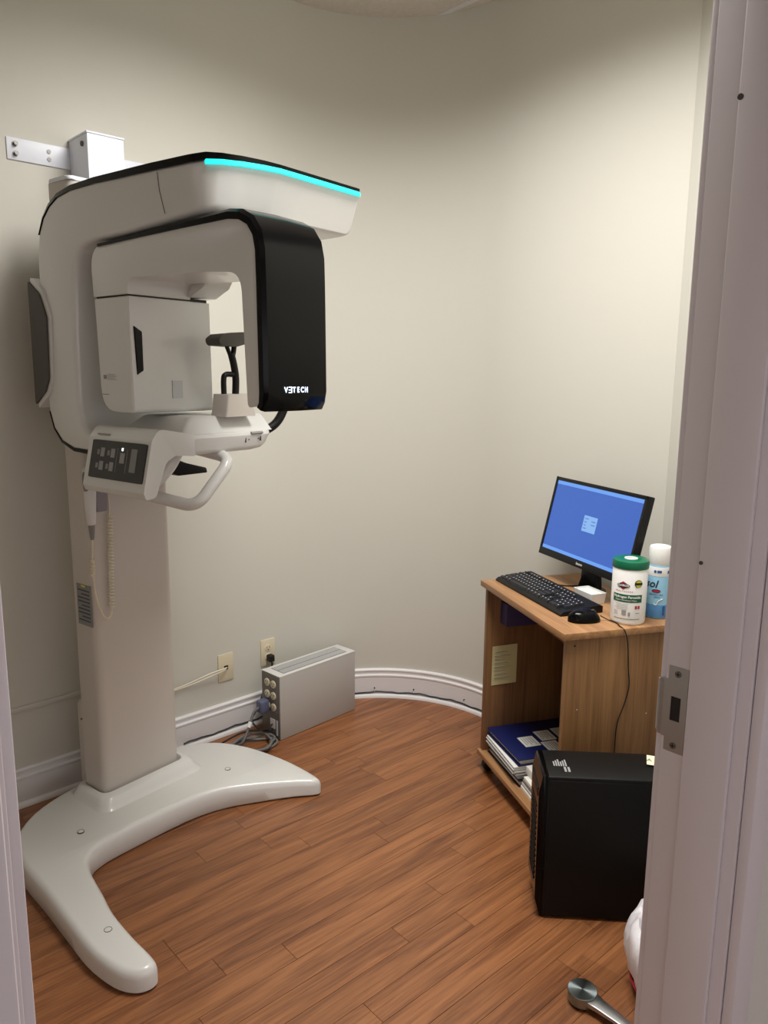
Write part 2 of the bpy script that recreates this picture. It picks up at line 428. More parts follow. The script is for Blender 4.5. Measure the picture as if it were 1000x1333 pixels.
# strike plate with a curved lip that reaches past the jamb's edge
SZ = 0.996
def strike():
    bm = NB()
    prof = [(0.492, -0.066), (0.492, 0.066), (0.5235, 0.066), (0.5235, 0.046), (0.5355, 0.046), (0.5355, -0.046), (0.5235, -0.046), (0.5235, -0.066)]
    hole = [(0.5015, -0.018), (0.5015, 0.020), (0.517, 0.020), (0.517, -0.018)]
    # plate as a frame of quads around the latch hole
    ns = [0.486, 0.4955, 0.511, 0.5175, 0.5235]; zs = [-0.069, -0.047, -0.018, 0.021, 0.047, 0.069]
    cells = set()
    for i in range(4):
        for j in range(5):
            if i == 1 and j == 2: continue
            if i == 3 and j in (0, 4): continue
            cells.add((i, j))
    t0, t1 = DR-0.0016, DR+0.0005
    V = {}
    def vert(i, j, t):
        k = (i, j, t)
        if k not in V: V[k] = bm.verts.new(R(t, ns[i], SZ+zs[j]))
        return V[k]
    for i, j in cells:
        bm.faces.new([vert(a, b, t0) for a, b in ((i,j),(i+1,j),(i+1,j+1),(i,j+1))])
        bm.faces.new([vert(a, b, t1) for a, b in ((i,j+1),(i+1,j+1),(i+1,j),(i,j))])
        for (a, b), (di, dj) in ((((i,j),(i,j+1)),(-1,0)), (((i+1,j+1),(i+1,j)),(1,0)), (((i+1,j),(i,j)),(0,-1)), (((i,j+1),(i+1,j+1)),(0,1))):
            if (i+di, j+dj) not in cells:
                bm.faces.new([vert(*a, t0), vert(*b, t0), vert(*b, t1), vert(*a, t1)])
    # lip bending away from the opening
    lp = [(0.5235, 0.0), (0.529, 0.0008), (0.533, 0.003), (0.536, 0.006)]
    loft(bm, [[R(DR-0.0016+d, n, SZ-0.046+0.004*(k > 1)), R(DR-0.0016+d, n, SZ+0.046-0.004*(k > 1)), R(DR+0.0004+d, n, SZ+0.046-0.004*(k > 1)), R(DR+0.0004+d, n, SZ-0.046+0.004*(k > 1))] for k, (n, d) in enumerate(lp)])
    return bm
st = tag(obj('strike_plate', strike(), 'steel', tr, smooth=30), 'brushed steel strike plate with a latch hole')
bm = NB(); box(bm, (0, 0, 0), (0, 0, 0)) if False else None
wbox(bm, DR-0.0006, DR+0.0009, 0.4945, 0.512, SZ-0.019, SZ+0.021); obj('latch_hole', bm, 'slot', st, smooth=0)
for zz in (0.058, -0.058):
    bm = NB(); cyl(bm, R(DR-0.0014, 0.5025, SZ+zz), -WV, 0.0052, 0.0012, 14); sw = obj('screw', bm, 'screw_steel', st)
    bm = NB(); wbox(bm, DR-0.0030, DR-0.0025, 0.5019, 0.5031, SZ+zz-0.003, SZ+zz+0.003); wbox(bm, DR-0.0030, DR-0.0025, 0.4995, 0.5055, SZ+zz-0.0006, SZ+zz+0.0006); obj('recess', bm, 'slot', sw, smooth=0)

# ================================================================== dental x-ray unit
YM = math.radians(52.5)
MO = Vector((-0.828, 2.467, 0))
X = thing('xray_scanner', 'tall white panoramic dental x-ray machine standing on a splayed floor base', 'x-ray machine', MO, YM)
def M(w, f, z): return Vector((w, -f, z))
# base: outline in (w, f) with a bulged top
def base_part():
    outline = [(0.452, 0.405), (0.425, 0.43), (0.36, 0.375), (0.276, 0.313), (0.17, 0.245), (0.071, 0.209), (-0.03, 0.196), (-0.134, 0.190), (-0.22, 0.186), (-0.285, 0.190), (-0.335, 0.212), (-0.368, 0.268),
               (-0.400, 0.38), (-0.425, 0.466), (-0.443, 0.58), (-0.451, 0.665), (-0.462, 0.705), (-0.490, 0.712), (-0.522, 0.690), (-0.542, 0.635), (-0.545, 0.53), (-0.527, 0.40), (-0.505, 0.25), (-0.488, 0.112), (-0.462, 0.0), (-0.40, -0.085), (-0.30, -0.15), (-0.15, -0.185),
               (0.0, -0.19), (0.15, -0.18), (0.28, -0.13), (0.37, -0.06), (0.425, 0.04), (0.452, 0.15), (0.463, 0.28)]
    n = len(outline)
    pts = [Vector((a, b)) for a, b in outline]
    # resample smoothly
    dense = []
    for i in range(n):
        p0, p1, p2, p3 = pts[i-1], pts[i], pts[(i+1) % n], pts[(i+2) % n]
        for k in range(4):
            t = k/4
            dense.append(0.5*((2*p1)+(p2-p0)*t+(2*p0-5*p1+4*p2-p3)*t*t+(3*p1-p0-3*p2+p3)*t**3))
    pts = dense; n = len(pts)
    nrm = []
    for i in range(n):
        t = (pts[(i+1) % n]-pts[i-1]).normalized(); nrm.append(Vector((-t.y, t.x)))
    # make the normals point inwards
    ar = sum(pts[i].x*pts[(i+1) % n].y-pts[(i+1) % n].x*pts[i].y for i in range(n))
    if ar < 0: nrm = [-q for q in nrm]
    def height(p):
        d1 = max(0, min(1, (p.y-0.10)/0.6)) if p.x < -0.2 else 0
        d2 = max(0, min(1, (p.x-0.15)/0.35)) * max(0, min(1, (p.y+0.1)/0.5))
        return 0.080-0.016*d1-0.026*d2
    bm = NB(); rings = []
    for ins, fz in ((0.006, 0.0), (0.0, 0.10), (0.0, 0.62), (0.003, 0.80), (0.0075, 0.91), (0.013, 0.97), (0.020, 1.0)):
        r = []
        for p, q in zip(pts, nrm):
            s = p+q*ins; r.append(M(s.x, s.y, 0.003+height(p)*fz))
        rings.append(r)
    vs = [[bm.verts.new(p) for p in r] for r in rings]
    for i in range(len(vs)-1):
        for j in range(n): bm.faces.new((vs[i][j], vs[i][(j+1) % n], vs[i+1][(j+1) % n], vs[i+1][j]))
    bm.faces.new(vs[0][::-1])
    from mathutils.geometry import tessellate_polygon
    for tri in tessellate_polygon([[Vector((v.co.x, v.co.y, 0)) for v in vs[-1]]]):
        bm.faces.new([vs[-1][k] for k in tri])
    return bm
ba = obj('base', base_part(), 'white', X, smooth=40)
# plinth: flared collar around the column foot
rings = []
for g, z in ((0.075, 0.072), (0.062, 0.080), (0.050, 0.094), (0.040, 0.110), (0.030, 0.118), (0.012, 0.120), (0.008, 0.112), (0.006, 0.100)):
    poly = round_poly([(-0.15-g*0.75, -0.115-g*0.6), (-0.15-g*0.75, 0.0+g), (0.155+g, 0.0+g), (0.155+g, -0.115-g*0.6)], 0.03+g*0.3, 5)
    rings.append([M(a, b, z) for a, b in poly])
obj('plinth', loft(NB(), rings), 'white', ba, smooth=50)
for a, b, z in ((-0.292, 0.086, 0.0832), (-0.478, 0.520, 0.0712), (0.262, 0.135, 0.0745)):
    bm = NB(); lathe(bm, [(0.0105, -0.004), (0.0105, 0.0012), (0.0095, 0.0016), (0.0095, 0.0004)], 20, M(a, b, z)); cap = obj('cap_ring', bm, 'seam', ba)
    bm = NB(); lathe(bm, [(0.0088, -0.004), (0.0088, 0.0012), (0.006, 0.0018)], 20, M(a, b, z)); obj('cap', bm, 'white', ba)
for a, b, z, w in ((0.410, 0.392, 0.0, 0.0),): pass
# column
poly = round_poly([(-0.15, -0.115), (-0.15, 0.0), (0.155, 0.0), (0.155, -0.115)], [0.008, 0.030, 0.030, 0.008], 6)
col = obj('column', prism(NB(), poly, lambda u, v, t: M(u, v, t), 0.09, 2.045), 'white_column', X, smooth=40)
obj('column_cap', bevel(prism(NB(), round_poly([(-0.152, -0.117), (-0.152, 0.002), (0.157, 0.002), (0.157, -0.117)], 0.02, 4), lambda u, v, t: M(u, v, t), 2.045, 2.056), 0.003, 2), 'white_metal', col)
obj('rear_foot_cover', bevel(prism(NB(), [(-0.165, 0.10), (-0.165, 0.385), (-0.148, 0.405), (-0.117, 0.405), (-0.117, 0.10)], lambda u, v, t: M(t, u, v), -0.135, 0.14), 0.004, 2), 'white_column', col)
bm = NB(); cyl(bm, M(-0.135, -0.140, 0.335), (-1, 0, 0), 0.004, 0.003, 10); obj('screw', bm, 'screw_steel', col)
bm = NB(); box(bm, (-0.1525, 0.012, 0.690), (-0.1495, 0.090, 0.826)); lp = obj('rating_label', bm, 'display_grey', col, smooth=0)
bm = NB()
for k in range(9):
    z = 0.705+k*0.0125; box(bm, (-0.1531, 0.018, z), (-0.1520, 0.084-0.02*(k % 3 == 1), z+0.004))
obj('print', bm, 'ink', lp, smooth=0)
bm = NB(); box(bm, (-0.1531, 0.040, 0.818), (-0.1520, 0.062, 0.824)); obj('warning_mark', bm, 'yellow', lp, smooth=0)

# C-shaped carriage and arm: lofted rounded section along the C
def rrect(u0, u1, v0, v1, r, k=4):
    out = []
    for cxx, cyy, a0 in ((u1-r, v1-r, 0), (u0+r, v1-r, PI/2), (u0+r, v0+r, PI), (u1-r, v0+r, 1.5*PI)):
        for i in range(k+1):
            a = a0+PI/2*i/k; out.append((cxx+r*math.cos(a), cyy+r*math.sin(a)))
    return out
ST = [((0.30,1.262),(0.30,1.312),-0.18,0.18), ((0.12,1.264),(0.165,1.312),-0.195,0.195), ((0.02,1.268),(0.105,1.322),-0.2,0.2), ((-0.045,1.288),(0.077,1.345),-0.2,0.2), ((-0.085,1.325),(0.066,1.38),-0.2,0.2), ((-0.105,1.375),(0.063,1.42),-0.2,0.2),
      ((-0.114,1.46),(0.063,1.48),-0.2,0.2), ((-0.117,1.6),(0.067,1.6),-0.2,0.2), ((-0.118,1.75),(0.076,1.73),-0.2,0.2), ((-0.114,1.84),(0.086,1.79),-0.2,0.2), ((-0.100,1.895),(0.100,1.820),-0.2,0.205), ((-0.072,1.938),(0.122,1.838),-0.2,0.21),
      ((-0.035,1.968),(0.155,1.848),-0.2,0.215), ((0.01,1.988),(0.20,1.852),-0.2,0.22), ((0.08,1.999),(0.26,1.853),-0.2,0.23), ((0.20,2.002),(0.33,1.855),-0.2,0.24), ((0.45,1.999),(0.48,1.864),-0.2,0.255), ((0.60,1.996),(0.60,1.872),-0.2,0.265),
      ((0.655,1.994),(0.645,1.874),-0.196,0.27), ((0.685,1.992),(0.668,1.876),-0.172,0.274), ((0.710,1.990),(0.684,1.878),-0.130,0.278), ((0.728,1.988),(0.694,1.880),-0.080,0.279), ((0.738,1.986),(0.700,1.882),-0.035,0.274)]
bm = NB(); rings = []
for (po, pi_, w0, w1) in ST:
    po, pi_ = Vector(po), Vector(pi_); d = (po-pi_); T = d.length; d.normalize()
    ring = []
    for u, v in rrect(w0, w1, 0, T, 0.018):
        q = pi_+d*v; ring.append(M(u, q.x, q.y))
    rings.append(ring)
cap_c = sum(rings[-1], Vector())/len(rings[-1]); rings.append([p+(cap_c-p).normalized()*0.004 for p in rings[-1]])
loft(bm, rings)
yk = obj('carriage_arm', bm, 'white', X, smooth=50)
# black cover along the top of the arm, and black lower rim
def strip_along(stations, t0, t1, inset):
    bm = NB(); rings = []
    for i, (po, pi_, w0, w1) in enumerate(stations):
        po, pi_ = Vector(po), Vector(pi_)
        a = Vector(stations[max(i-1, 0)][0]); b = Vector(stations[min(i+1, len(stations)-1)][0]); tg = (b-a).normalized(); nn = Vector((-tg.y, tg.x))
        if nn.dot(po-pi_) < 0: nn = -nn
        th = 0.35+0.65*min(1, i/6)
        q0, q1 = po+nn*t0, po+nn*(t0+(t1-t0)*th)
        rings.append([M(w0+inset, q0.x, q0.y), M(w1-inset, q0.x, q0.y), M(w1-inset-0.004, q1.x, q1.y), M(w0+inset+0.004, q1.x, q1.y)])
    return loft(bm, rings)
obj('top_cover', strip_along(ST[10:], -0.006, 0.013, -0.001), 'black_gloss', yk, smooth=40)
obj('lower_rim', strip_along(ST[5:0:-1], -0.006, 0.012, 0.0), 'black_plastic', yk, smooth=40)
# light strip round the arm's end
lp_ = [(-0.199, 0.662), (-0.176, 0.689), (-0.132, 0.7145), (-0.082, 0.7325), (-0.035, 0.7425), (0.06, 0.7435), (0.16, 0.7435), (0.262, 0.7435), (0.276, 0.738)]
bm = NB(); rings = []
for a, b in lp_: rings.append([M(a, b+0.001, 1.979), M(a, b+0.001, 1.989), M(a*0.97, b-0.012, 1.989), M(a*0.97, b-0.012, 1.979)])
loft(bm, rings)
tag(obj('light_strip', bm, 'cyan_led', yk, smooth=40), 'glowing cyan light strip')
bm = NB(); tube(bm, [M(-0.2006, 0.480, 1.985), M(-0.2006, 0.487, 1.94), M(-0.2006, 0.505, 1.885)], 0.0009, 4); obj('seam', bm, 'gap', yk)
# rear wing with dark cover
wing = round_poly([(-0.146, 1.775), (-0.085, 1.735), (-0.050, 1.66), (-0.060, 1.47), (-0.085, 1.425), (-0.146, 1.384)], [0.004, 0.03, 0.03, 0.03, 0.03, 0.004], 5)
wg = obj('rear_wing', bevel(prism(NB(), wing, lambda u, v, t: M(t, u, v), -0.207, 0.20), 0.004, 2), 'white', yk)
dark = round_poly([(-0.152, 1.764), (-0.092, 1.722), (-0.060, 1.655), (-0.068, 1.475), (-0.092, 1.437), (-0.152, 1.396)], [0.004, 0.025, 0.03, 0.03, 0.025, 0.004], 5)
obj('dark_cover', bevel(prism(NB(), dark, lambda u, v, t: M(t, u, v), -0.213, 0.19), 0.003, 2), 'dark_grey', wg)

# rotating unit: an upside-down U hanging below the arm
def U(w, f, z): return M(w-0.03*(f-0.5)-0.015, f, z)
WU0, WU1 = -0.186, 0.022
outer = round_poly([(0.160, 1.703), (0.152, 1.838), (0.838, 1.850), (0.842, 1.424), (0.80, 1.418), (0.785, 1.726), (0.62, 1.738), (0.335, 1.744), (0.325, 1.703)], [0.003, 0.075, 0.085, 0.02, 0.012, 0.05, 0.0, 0.03, 0.003], 7)
ro = obj('rotating_bridge', bevel(prism(NB(), outer, lambda u, v, t: U(t, u, v), WU0, WU1), 0.006, 2), 'white', X, smooth=40)
bm = NB(); box(bm, tuple(U(WU0+0.01, 0.32, 1.695)), tuple(U(0.08, 0.165, 1.707))); obj('seam_gap', bm, 'seam', ro, smooth=0)
lowp = round_poly([(0.160, 1.699), (0.325, 1.699), (0.329, 1.386), (0.172, 1.386)], [0.003, 0.003, 0.012, 0.07], 6)
bm = NB(); rings = []
for w in (WU0, WU0+0.004, 0.02, 0.06, 0.085, 0.095):
    k = 0.0 if w < 0.05 else (w-0.05)/0.045*0.05
    g = 0.004 if w in (WU0,) else 0.0
    rings.append([U(w, u+(g if u < 0.25 else -g)+k*(0.25-u)/0.25*0.4, v*(1)+(g if v < 1.5 else -g)*0.6) for u, v in lowp])
loft(bm, rings)
de = obj('source_housing', bm, 'white', X, smooth=40)
# deep inner part of the housing seen behind the opening
bm = bevel(prism(NB(), round_poly([(0.165, 1.71), (0.165, 1.80), (0.45, 1.80), (0.40, 1.735), (0.34, 1.71)], [0.0, 0.03, 0.02, 0.02, 0.0], 5), lambda u, v, t: U(t, u, v), WU1-0.01, 0.105), 0.008, 2)
obj('rear_housing', bm, 'white', ro, smooth=40)
bm = bevel(prism(NB(), [(-0.185, 1.621), (-0.160, 1.606), (-0.160, 1.502), (-0.181, 1.490)], lambda u, v, t: U(u+0.012, t, v), 0.318, 0.3305), 0.0015, 1)
obj('collimator_window', bm, 'black_gloss', de)
bm = NB(); box(bm, tuple(U(-0.055, 0.3305, 1.425)), tuple(U(-0.02, 0.325, 1.475))); obj('inner_label', bm, 'paper_grey', de, smooth=0)
bm = NB()
for a, b, z, h in ((0.190, 0.205, 1.478, 0.011),): box(bm, tuple(U(WU0-0.0008, b, z)), tuple(U(WU0+0.002, a, z+h)))
for k in range(4): box(bm, tuple(U(WU0-0.0008, 0.255-0.01*(k % 2), 1.476+k*0.0045)), tuple(U(WU0+0.002, 0.212, 1.4772+k*0.0045)))
box(bm, tuple(U(WU0-0.0008, 0.212, 1.434)), tuple(U(WU0+0.002, 0.180, 1.4365)))
tag(obj('small_print', bm, 'ink_light', de, smooth=0), kind='stuff')
# glossy black shell over the top and down the outer end
o_ = [(0.195, 1.838), (0.40, 1.8435), (0.62, 1.8475), (0.745, 1.849), (0.785, 1.844), (0.815, 1.829), (0.834, 1.804), (0.842, 1.770), (0.844, 1.70), (0.846, 1.55), (0.847, 1.455), (0.845, 1.430), (0.838, 1.4185)]
bm = NB(); rings = []
for i, (a, z) in enumerate(o_):
    p = Vector((a, z)); t = (Vector(o_[min(i+1, len(o_)-1)])-Vector(o_[max(i-1, 0)])).normalized(); nn = Vector((-t.y, t.x))
    if nn.dot(p-Vector((0.45, 1.5))) < 0: nn = -nn
    k = 0.3+0.7*min(1, i/3); 
    if i >= len(o_)-2: k *= 0.75
    q0, q1, q2 = p-nn*0.004, p+nn*0.012*k, p+nn*0.020*k
    rings.append([U(WU0-0.003, *q0), U(WU0-0.003, *q1), U(WU0+0.006, *q2), U(WU0+0.11, *(p+nn*0.0225*k)), U(WU1-0.006, *q2), U(WU1+0.003, *q1), U(WU1+0.003, *q0)])
loft(bm, rings)
sh = tag(obj('black_shell', bm, 'black_gloss', ro, smooth=35), 'glossy black shell with a lit white maker name')
# lettering, lit from inside: faces +f
def shell_text(x, y, z): return U(-0.094+x, 0.8700+z, 1.460+y)
bm = text_bm('V', 0.0178, 0.0006, lambda x, y, z: shell_text(x-0.0335, y, z), bold=0.0004)
lt = obj('lettering', bm, 'logo_light', ro, smooth=0)
for k, ch_ in enumerate('TECH'):
    obj('lettering', text_bm(ch_, 0.0178, 0.0006, lambda x, y, z, k=k: shell_text(x*0.86-0.0065+k*0.0138, y, z), bold=0.0004), 'logo_light', ro, smooth=0)
bm = NB()   # the second letter: an A without its bar, written as three strokes
for yy in (-0.0068, -0.0005, 0.0058): box(bm, tuple(shell_text(-0.0250, yy, -0.0003)), tuple(shell_text(-0.0155, yy+0.0020, 0.0003)))
box(bm, tuple(shell_text(-0.0165, -0.0068, -0.0003)), tuple(shell_text(-0.0140, 0.0078, 0.0003)))
obj('lettering', bm, 'logo_light', ro, smooth=0)
# spindle between arm and rotating unit
bm = NB(); lathe(bm, [(0.085, 1.835), (0.085, 1.88)], 32, M(-0.06, 0.45, 0)); obj('spindle', bm, 'black_plastic', X)

# chin rest: console, beam, raised deck
cons = round_poly([(-0.215, 1.352), (-0.238, 1.322), (-0.270, 1.186), (-0.262, 1.168), (-0.232, 1.172), (-0.196, 1.262), (-0.165, 1.278), (-0.10, 1.272), (-0.10, 1.331), (-0.16, 1.342)], [0.035, 0.02, 0.008, 0.008, 0.02, 0.03, 0.02, 0.0, 0.0, 0.02], 5)
co = obj('control_console', bevel(prism(NB(), cons, lambda u, v, t: M(u, t, v), 0.180, 0.464), 0.014, 4), 'white', X, smooth=45)
beam = round_poly([(0.15, 1.272), (0.15, 1.330), (0.458, 1.330), (0.461, 1.318), (0.450, 1.272)], [0.01, 0.004, 0.006, 0.004, 0.02], 4)
bm = NB(); rings = []
for w, g, zt in ((-0.14, 0, 0), (0.12, 0, 0), (0.165, 0.004, 0.004), (0.190, 0.012, 0.014), (0.208, 0.03, 0.028)):
    rings.append([M(w+(0.006 if v > 1.31 else 0.0), u-(g if u > 0.3 else -g), v+(zt if v < 1.30 else 0)) for u, v in beam])
loft(bm, rings); be = obj('chin_beam', bm, 'white', X, smooth=40)
rings = []
for g, z in ((0, 1.329), (0.004, 1.334), (0.030, 1.368), (0.035, 1.374), (0.042, 1.377)):
    rings.append([M(a, b, z) for a, b in round_poly([(-0.135+g*1.6, 0.17+g), (-0.135+g*1.6, 0.450-g), (0.214-g*0.35, 0.448-g), (0.214-g*0.35, 0.17+g)], 0.012, 3)])
dk = obj('deck', loft(NB(), rings), 'white', be, smooth=45)
bm = NB(); box(bm, tuple(M(-0.103, 0.4612, 1.276)), tuple(M(-0.1015, 0.445, 1.33))); obj('seam', bm, 'button_grey', be, smooth=0)
bm = NB(); tube(bm, [M(0.110, 0.4615, 1.3235), M(0.155, 0.4615, 1.3240)], 0.0045, 8); obj('latch_button', bm, 'button_grey', be, smooth=60)
bm = NB(); box(bm, tuple(M(0.090, 0.4595, 1.297)), tuple(M(0.093, 0.448, 1.311))); box(bm, tuple(M(0.150, 0.4590, 1.299)), tuple(M(0.153, 0.448, 1.312))); cyl(bm, M(0.104, 0.453, 1.305), (0, -1, 0), 0.0018, 0.006, 8); cyl(bm, M(0.143, 0.453, 1.306), (0, -1, 0), 0.0018, 0.006, 8)
tag(obj('slot_marks', bm, 'dark_grey', be, smooth=0), kind='stuff')
# control panel on the sloping face
pa, pb = Vector((-0.2405, 0, 1.319)), Vector((-0.2665, 0, 1.206))
def CP(f, s, h):   # f across, s from top 0 to bottom 1, h height off the face
    q = pa+(pb-pa)*s; nn = Vector((-0.974, 0, 0.224)); q = q+nn*h
    return M(q.x, f+0.014, q.z)
def panel(name, f0, f1, s0, s1, h0, h1, mt, par, r=0.0):
    poly = round_poly([(f0, s0), (f0, s1), (f1, s1), (f1, s0)], r, 3) if r else [(f0, s0), (f0, s1), (f1, s1), (f1, s0)]
    return obj(name, prism(NB(), poly, CP, h0, h1), mt, par, smooth=0)
pn = panel('control_panel', 0.190, 0.438, 0.06, 0.97, -0.004, 0.0022, 'panel_dark', co, 0.02)
for f, s in ((0.236, 0.24), (0.236, 0.56), (0.284, 0.24), (0.284, 0.56)):
    panel('button', f, f+0.018, s, s+0.21, 0.0015, 0.0032, 'button_grey', pn)
bm = NB()
for f, s in ((0.219, 0.24), (0.219, 0.56), (0.267, 0.24), (0.267, 0.56)):
    prism(bm, [(f, s+0.05), (f, s+0.17), (f+0.011, s+0.17), (f+0.011, s+0.05)], CP, 0.0015, 0.0026)
for f in (0.312, 0.357): prism(bm, [(f, 0.22), (f, 0.78), (f+0.0016, 0.78), (f+0.0016, 0.22)], CP, 0.0015, 0.0026)
tag(obj('panel_print', bm, 'display_grey', pn, smooth=0), kind='stuff')
panel('button', 0.328, 0.348, 0.32, 0.56, 0.0015, 0.0032, 'button_grey', pn)
panel('status_light', 0.332, 0.338, 0.20, 0.27, 0.0015, 0.0035, 'lamp_white', pn)
panel('display', 0.376, 0.402, 0.20, 0.74, 0.0015, 0.0035, 'display_grey', pn)
panel('console_print', 0.205, 0.260, -0.10, -0.07, -0.003, 0.0008, 'ink_light', co)
# patient handle: bent tube loop under the beam
def bend(pts, rad, seg=7):
    P = [Vector(p) for p in pts]; out = [P[0]]
    for i in range(1, len(P)-1):
        da, db = (P[i-1]-P[i]).normalized(), (P[i+1]-P[i]).normalized()
        s_, e_ = P[i]+da*rad, P[i]+db*rad
        out += [s_*(1-k/seg)**2+P[i]*2*(k/seg)*(1-k/seg)+e_*(k/seg)**2 for k in range(seg+1)]
    return out+[P[-1]]
hp = [M(-0.185, 0.20, 1.172), M(-0.118, 0.485, 1.134), M(0.016, 0.480, 1.258), M(-0.01, 0.29, 1.285)]
obj('handle', tube(NB(), bend(hp, 0.045), 0.0172, 14), 'white', X, smooth=60)
obj('handle_bracket', tube(NB(), crom([M(-0.175, 0.29, 1.175), M(-0.150, 0.34, 1.195), M(-0.11, 0.355, 1.235), M(-0.07, 0.35, 1.285)], 5), 0.021, 12), 'white', X, smooth=60)
bm = bevel(prism(NB(), [(-0.02, 1.235), (0.05, 1.232), (0.09, 1.215), (0.172, 1.193), (0.176, 1.176), (0.06, 1.176), (0.0, 1.205)], lambda u, v, t: M(u, t, v), 0.09, 0.18), 0.004, 2)
obj('far_handle', bm, 'black_plastic', X)
# chin post and head support
rings = [[M(0.076+a, 0.425+b, z) for a, b in rrect(-s, s, -0.035, 0.035, 0.006, 3)] for s, z in ((0.058, 1.374), (0.054, 1.39), (0.047, 1.436), (0.045, 1.438))]
cp = obj('chin_post', loft(NB(), rings), 'white_column', dk, smooth=45)
def HS(w, z, f=0.425): return M(w+0.020, f, z)
bm = NB(); tube(bm, crom([HS(0.065, 1.43), HS(0.068, 1.48), HS(0.062, 1.52), HS(0.052, 1.555), HS(0.070, 1.585)][:4], 6), 0.0105, 10)
tube(bm, crom([HS(0.055, 1.535), HS(0.062, 1.56), HS(0.066, 1.585)], 5), 0.0075, 8); tube(bm, crom([HS(0.055, 1.535), HS(0.042, 1.562), HS(0.032, 1.582)], 5), 0.006, 8)
sp = obj('head_support', bm, 'black_plastic', X, smooth=60)
bm = bevel(prism(NB(), round_poly([(-0.010, 1.574), (-0.018, 1.592), (0.005, 1.606), (0.095, 1.616), (0.10, 1.585), (0.05, 1.572)], 0.012, 4), lambda u, v, t: M(u+0.020, t, v), 0.395, 0.455), 0.006, 2)
obj('temple_pad', bm, 'dark_grey', sp, smooth=45)
bm = NB(); tube(bm, crom([HS(0.022, 1.43), HS(0.022, 1.478), HS(0.030, 1.493), HS(0.058, 1.494)], 6), 0.008, 8); obj('bite_holder', bm, 'black_plastic', sp, smooth=60)
# black support that curves up from the beam's far end
bm = NB(); tube(bm, crom([M(0.170, 0.40, 1.318), M(0.205, 0.425, 1.326), M(0.240, 0.44, 1.352), M(0.262, 0.45, 1.400), M(0.262, 0.45, 1.45)], 6), [0.0135]*25, 10)
obj('side_support', bm, 'black_plastic', X, smooth=60)
# handset holder
obj('handset_holder', rbox(tuple(M(-0.138, 0.03, 1.068)), tuple(M(-0.098, -0.002, 1.20)), 0.006), 'holder_grey', X)
# ---------------------------------------------------------------- hand switch on its coiled cord
Mw = Matrix.Translation(MO) @ Matrix.Rotation(YM, 4, 'Z')
hs = thing('exposure_handset', 'white exposure hand switch hanging by the column on a coiled cream cord', 'hand switch', Mw @ M(-0.155, 0.028, 0.70), YM)
hb = M(-0.155, 0.028, 0.70)
def Hh(w, f, z): return M(w, f, z)-hb
rings = []
for z, rx, ry in ((1.030, 0.009, 0.009), (1.036, 0.014, 0.012), (1.08, 0.0175, 0.014), (1.14, 0.0205, 0.016), (1.185, 0.022, 0.017), (1.205, 0.020, 0.016), (1.214, 0.013, 0.010), (1.217, 0.005, 0.004)):
    rings.append([Hh(-0.157+rx*math.cos(2*PI*k/16), 0.026+ry*math.sin(2*PI*k/16), z) for k in range(16)])
hbd = obj('grip', loft(NB(), rings), 'white', hs, smooth=60)
bm = NB(); tube(bm, [Hh(-0.1745, 0.034, 1.140), Hh(-0.1765, 0.035, 1.165), Hh(-0.1765, 0.035, 1.188), Hh(-0.1755, 0.034, 1.198)], [0.006, 0.0075, 0.0075, 0.005], 10); obj('button', bm, 'display_grey', hbd, smooth=60)
rings = []
for z, r in ((1.032, 0.010), (1.02, 0.0095), (0.995, 0.007), (0.985, 0.005)): rings.append([Hh(-0.157+r*math.cos(2*PI*k/12), 0.026+r*math.sin(2*PI*k/12), z) for k in range(12)])
obj('strain_relief', loft(NB(), rings), 'display_grey', hs, smooth=60)
pts = crom([Hh(-0.157, 0.026, 0.988), Hh(-0.158, 0.024, 0.95), Hh(-0.160, 0.022, 0.92)], 6)
hel = []
for k in range(60):
    a = k*0.9; hel.append(Hh(-0.160+0.006*math.cos(a), 0.022+0.006*math.sin(a), 0.92-k*0.0008))
pts += hel + crom([Hh(-0.158, 0.022, 0.865), Hh(-0.154, 0.02, 0.81), Hh(-0.140, 0.018, 0.755), Hh(-0.122, 0.018, 0.722), Hh(-0.104, 0.018, 0.724), Hh(-0.097, 0.018, 0.75)], 6)
hel = []
for k in range(330):
    t = k/329; a = k*0.55; hel.append(Hh(-0.0965+0.010*t+0.0075*math.cos(a), 0.016+0.0075*math.sin(a), 0.752+0.30*t))
pts += hel + crom([Hh(-0.086, 0.014, 1.06), Hh(-0.084, 0.010, 1.10), Hh(-0.083, 0.004, 1.14), Hh(-0.083, -0.004, 1.16)], 5)
obj('coiled_cord', tube(NB(), pts, 0.0026, 5), 'cream', hs, smooth=60)

# ================================================================== wall bracket
wb = thing('wall_bracket', 'white steel wall bracket with a box bolted above the scanner column', 'bracket', R(1.06, NL, 2.05), TH)
def WB(w, off, z): return Vector((w-1.06, -off, z-2.05))
def wbb(w0, w1, o0, o1, z0, z1, r=0.002, seg=2): return rbox((w0-1.06, -o1, z0-2.05), (w1-1.06, -o0, z1-2.05), r, seg)
pl = obj('wall_plate', wbb(0.868, 1.345, 0.0, 0.005, 2.146, 2.212), 'white_metal', wb)
bx_ = obj('bracket_box', wbb(1.062, 1.182, 0.004, 0.150, 2.02, 2.232, 0.003), 'white_metal', wb)
obj('bracket_lid', wbb(1.060, 1.184, 0.002, 0.152, 2.232, 2.238, 0.0015), 'white_metal', bx_)
obj('column_joint', wbb(1.07, 1.175, 0.10, 0.26, 2.02, 2.045, 0.002), 'white_metal', wb)
bm = NB(); cyl(bm, WB(1.0625, 0.115, 2.205), (-1, 0, 0), 0.008, 0.006, 6); obj('box_bolt', bm, 'dark_grey', bx_)
